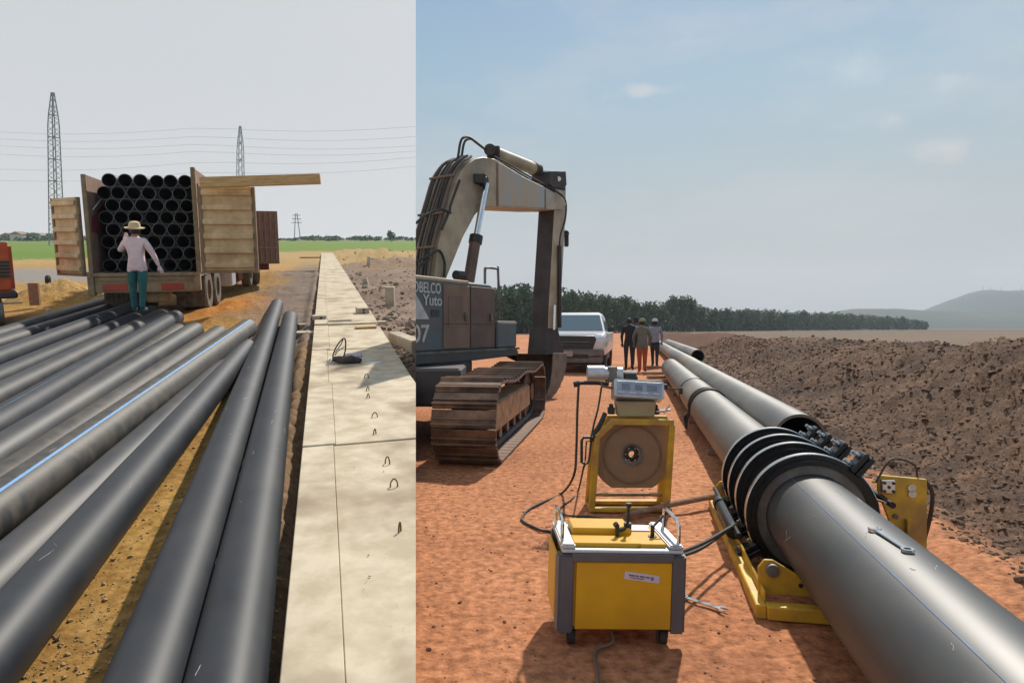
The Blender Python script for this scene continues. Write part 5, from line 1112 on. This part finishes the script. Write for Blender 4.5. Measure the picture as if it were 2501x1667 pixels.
# the load
pm_ = MB().lathe([(.131, 0), (.131, 6)], (0, 0, 0), (0, 1, 0), 28, mi=1).lathe([(.131, 0), (.145, 0), (.145, 6), (.131, 6)], (0, 0, 0), (0, 1, 0), 28).mesh('loaded_pipe'); pm_.materials.append(mat('pe_rim', (.13, .13, .135), (.07, .07, .075), 6, .5)); pm_.materials.append(G['pe_inside'])
for r_ in range(8):
    z = FZ+.145+r_*.262; nn = 6
    for k in range(nn):
        x = -.80+k*.298+(.149 if r_ % 2 else 0)
        if x > 1.0 or (r_ == 7 and k == 0 and False): continue
        o = link('loaded_pipe', pm_, None, None, TM @ Matrix.Translation((x+random.uniform(-.003, .003), .22+random.uniform(0, .18), z)))
        if r_ == 7: tag(o, 'pipe end of the topmost row in the lorry, against the sky', 'pipe', 'topmost row of pipes in the lorry')
        elif r_ == 0: tag(o, 'pipe end of the bottom row in the lorry, resting on its floor', 'pipe', 'bottom row of pipes in the lorry')
        else: tag(o, 'black pipe stacked between others inside the lorry, open end facing out', 'pipe', 'pipes stacked in the lorry')
# second vehicle body behind
q = LP(683, 650, 21.); M2 = ML @ Matrix.Translation((q.x, q.y, 0)) @ Matrix.Rotation(R(28), 4, 'Z')
tr2 = empty('trailer_body', M2, 'rusty brown trailer body standing behind the open right door', 'trailer')
bx_ = MB().box((-1.1, 3, 1.76), (2.2, 6, 1.65)).build('box_body', G['rust_wall'], tr2, bevel=.01)
for k in range(14): MB().box((-.08-.155*k, -.02, 1.76), (.05, .05, 1.6)).build('rib', G['rust_wall'], bx_)
MB().box((-1.1, -.03, 1.45), (2.1, .04, .04)).build('rail', G['chassis'], bx_)
MB().box((-1.1, 3, .85), (1.6, 5.6, .22)).build('chassis', G['red_tarp'], tr2)
for yy in (4.5,):
    for sx in (-.25, -1.95): MB().lathe([(.22, -.13), (.42, -.14), (.46, -.08), (.46, .08), (.42, .14), (.22, .13)], (sx, yy, .46), (1, 0, 0), 28, closed=True).build('wheel', G['tyre'], tr2)

# ---- worker
q = LG(343, 757, .36)
person(ML @ Matrix.Translation((q.x, q.y, .335)) @ Matrix.Rotation(R(8), 4, 'Z'), 'worker in a straw hat, pale pink shirt and teal trousers at the lorry',
       dict(lel=(-.33, .06, 1.17), lwr=(-.24, .10, 1.40), rel=(.30, .02, 1.12), rwr=(.38, .06, .88), lkn=(-.12, .03, .47), lan=(-.12, .02, .07), rkn=(.08, -.02, .47), ran=(.06, -.06, .07), hem=.80),
       [G['pink'], G['teal'], G['skin'], G['shoe_white']], 'wide', 1.66, loose=1.1)

# ---- orange machine at the edge of the yard
q = LP(40, 728, 13.6); om = empty('orange_machine', ML @ Matrix.Translation((q.x, q.y, 0)) @ Matrix.Rotation(R(39), 4, 'Z'), 'orange digger rear with a black vent grille at the edge of the yard', 'digger')
MB().box((-.9, .8, 1.14), (1.8, 1.6, 1.0)).build('engine_hood', G['orange'], om, bevel=.06, seg=2)
MB().box((-.9, .8, 1.66), (1.7, 1.5, .05)).build('hood_top', G['cream'], om, bevel=.02)
g_ = MB().box((-.19, -.01, 1.12), (.28, .03, .36)).build('vent_panel', G['hull_brown'], om)
for k in range(5): MB().box((-.19, -.035, .98+k*.07), (.25, .03, .025)).build('vent_slat', G['black'], g_)
MB().box((-.9, .75, .58), (1.85, 1.7, .13)).build('counterweight', G['stick_dark'], om, bevel=.03)
MB().box((-.45, .5, .40), (.42, 2.0, .12)).cyl((-.66, -.5, .24), (-.24, -.5, .24), .22, n=20).cyl((-.66, 1.5, .24), (-.24, 1.5, .24), .22, n=20).box((-.45, .5, .07), (.42, 2.0, .10)).build('track', G['grey_steel'], om, bevel=.01)
MB().box((-.4, -.35, .44), (.95, .12, .03)).build('step', G['cream'], om)
# loose things in the sand
q = LG(118, 697); z = float(hl(np.array(q.x), np.array(q.y))); r = empty('old_tyre', ML @ Matrix.Translation((q.x, q.y, z+.30)), 'small black tyre standing on the sand near the left lorry door', 'tyre')
MB().lathe([(.09, -.06), (.16, -.07), (.19, -.04), (.195, 0), (.19, .04), (.16, .07), (.09, .06)], (0, 0, -.10), (.9, .4, 0), 26, closed=True).build('tread', G['tyre_clean'], r)
MB().lathe([(0, .02), (.09, .02), (.095, .05), (.095, -.05), (0, -.02)], (0, 0, -.10), (.9, .4, 0), 18).build('hub', G['black'], r)
lbox('stake', 86, 745, .1, (.22, .10, .55), .2, G['wood_grey'], 'short dark wooden stake in the sand heap', 'stake')
lbox('plastic_bottle', 118, 768, .05, (.07, .07, .14), .2, G['paper'], 'small white container on the sand beside the pipes', 'container', bevel=.02)
lbox('stone', 167, 729, .12, (.16, .12, .10), .5, G['stick_dark'], 'dark stone lying on the pale sand', 'stone', bevel=.03)
lbox('stone', 601, 835, .0, (.14, .10, .08), .5, G['concrete2'], 'white stone between the blue-striped pipe and the next', 'stone', bevel=.025)

# ---- masts and wires
def mast(px, py_top, y, wd, label, taper=.55):
    b = LG(px, 580+HL*F/y*1.02); b.y = y; tpp = LP(px, py_top, y); base = Vector((LP(px+ (7 if px < 300 else 0), 560, y).x, y, 0)); hh = tpp.z; topx = tpp.x-base.x
    r = empty('lattice_mast', ML @ Matrix.Translation(base), label, 'mast'); nb = 14
    def P(u, sx, sy): ww = wd*(1-.35*u) if u < .82 else wd*(1-.35*.82)*(1-(u-.82)/.18*.75); return Vector((topx*u+sx*ww/2, sy*ww/2, hh*u))
    for sx, sy in ((-1, -1), (1, -1), (1, 1), (-1, 1)): MB().tube([P(u, sx, sy) for u in np.linspace(0, 1, nb+1)], wd*.055, 5).build('leg', G['lattice'], r)
    m = MB(); cs = [(-1, -1), (1, -1), (1, 1), (-1, 1)]
    for i in range(nb*2):
        u, v_ = i/(nb*2), (i+1)/(nb*2)
        for k in range(4):
            a, b_ = cs[k], cs[(k+1) % 4]
            m.tube([P(u, *a), P(v_, *b_)] if i % 2 else [P(u, *b_), P(v_, *a)], wd*.028, 4); 
            if i % 4 == 0: m.tube([P(u, *a), P(u, *b_)], wd*.04, 4)
    m.build('bracing', G['lattice'], r); return r
mast(128, 226, 150, 2.1, 'tall grey lattice mast rising behind the left lorry door')
mast(586, 308, 210, 2.1, 'grey lattice mast rising behind the right lorry door')
q = LP(723, 521, 420); base = Vector((q.x, 420, 0)); r = empty('pylon', ML @ Matrix.Translation(base), 'faint far pylon with short crossarms near the horizon', 'pylon')
MB().tube([(-2, 0, 0), (-.5, 0, q.z)], .28, 4).tube([(2, 0, 0), (.5, 0, q.z)], .28, 4).build('leg', G['lattice'], r)
for k, f_ in enumerate((.66, .80, .93)): MB().box((0, 0, q.z*f_), (6.5-k*.8, .4, .4)).build('crossarm', G['lattice'], r)
m = MB()
for (pya, pyb) in ((318, 305), (334, 330), (350, 352), (372, 365), (410, 380), (438, 402)):
    pts = []
    for u in np.linspace(0, 1, 13):
        px = -80+1094*u; py = pya+(pyb-pya)*u+26*math.sin(math.pi*((u*1.9) % 1))*0.5
        pts.append(LP(px, py, 190))
    tag(MB().tube(pts, .032, 4).build('power_line', G['wire'], None, ML, cut=-1), 'thin grey overhead wire crossing the pale sky between the masts', 'wire', 'overhead wires')
# far edge of the plain: hedges, houses, one round tree
Q = []
g = np.random.default_rng(77)
for k in range(150):
    px = g.uniform(-40, 1012); y = g.uniform(330, 520); ht = g.uniform(1.5, 3.6)*(1.4 if px < 140 else 1); p = LP(px, 579, y); q_ = leaf_quads(60, ht*1.5, ht*.5, ht*.4, ht*.24, seed=2000+k, clumps=5); q_ += np.array([p.x, y, 0]); Q.append(q_)
me = quads_mesh('hedge', np.concatenate(Q)); bm = bmesh.new(); bm.from_mesh(me); bm_cut(bm, ML, -1); bm.to_mesh(me); bm.free()
kind(link('hedge', me, G['leaf'], None, ML), 'stuff', 'hazy hedges along the far edge of the green plain', 'hedge')
for k, (px, y, w_, h_) in enumerate(((47, 330, 6, 3.4), (62, 360, 5, 3), (22, 400, 7, 3.2), (100, 380, 4, 3))):
    p = LP(px, 579, y); r = empty('far_house', ML @ Matrix.Translation((p.x, y, 0)), ('tiny white house on the far edge of the green plain', 'tiny pale house just right of the white one', 'tiny far house above the orange digger', 'tiny far house by the left lorry door')[k], 'house')
    MB().box((0, 0, h_/2), (w_, 5, h_)).build('wall', G['house_wall'], r)
    MB().prism([(-w_/2-.3, -2.8, h_), (w_/2+.3, -2.8, h_), (0, -2.8, h_+1.4)], (0, 5.6, 0)).build('roof', G['house_roof'], r)
p = LP(955, 572, 260); r = empty('round_tree', ML @ Matrix.Translation((p.x, 260, 0)), 'small round tree alone on the far plain', 'tree')
link('crown', quads_mesh('crown', leaf_quads(700, 1.7, 1.7, 3.0, .3, seed=5, clumps=14)), G['leaf2'], r); MB().cyl((0, 0, -.2), (0, 0, 2.6), .14, .08, n=6).build('trunk', G['bark'], r)

# ---- hazy air over both sites
hz_ = MB().box((1150, 1220, 108), (4300, 2560, 222)).build('haze', None, smooth=False)
hm_ = bpy.data.materials.new('haze'); hm_.use_nodes = True; ht_ = hm_.node_tree; ht_.nodes.clear()
vo = nd(ht_, 'ShaderNodeVolumePrincipled'); vo.inputs['Color'].default_value = (.72, .82, .95, 1); vo.inputs['Density'].default_value = .00028; vo.inputs['Anisotropy'].default_value = .2
ho = nd(ht_, 'ShaderNodeOutputMaterial'); ht_.links.new(vo.outputs[0], ho.inputs['Volume']); hz_.data.materials.append(hm_)
kind(hz_, 'stuff', 'pale haze in the air over both sites', 'haze')
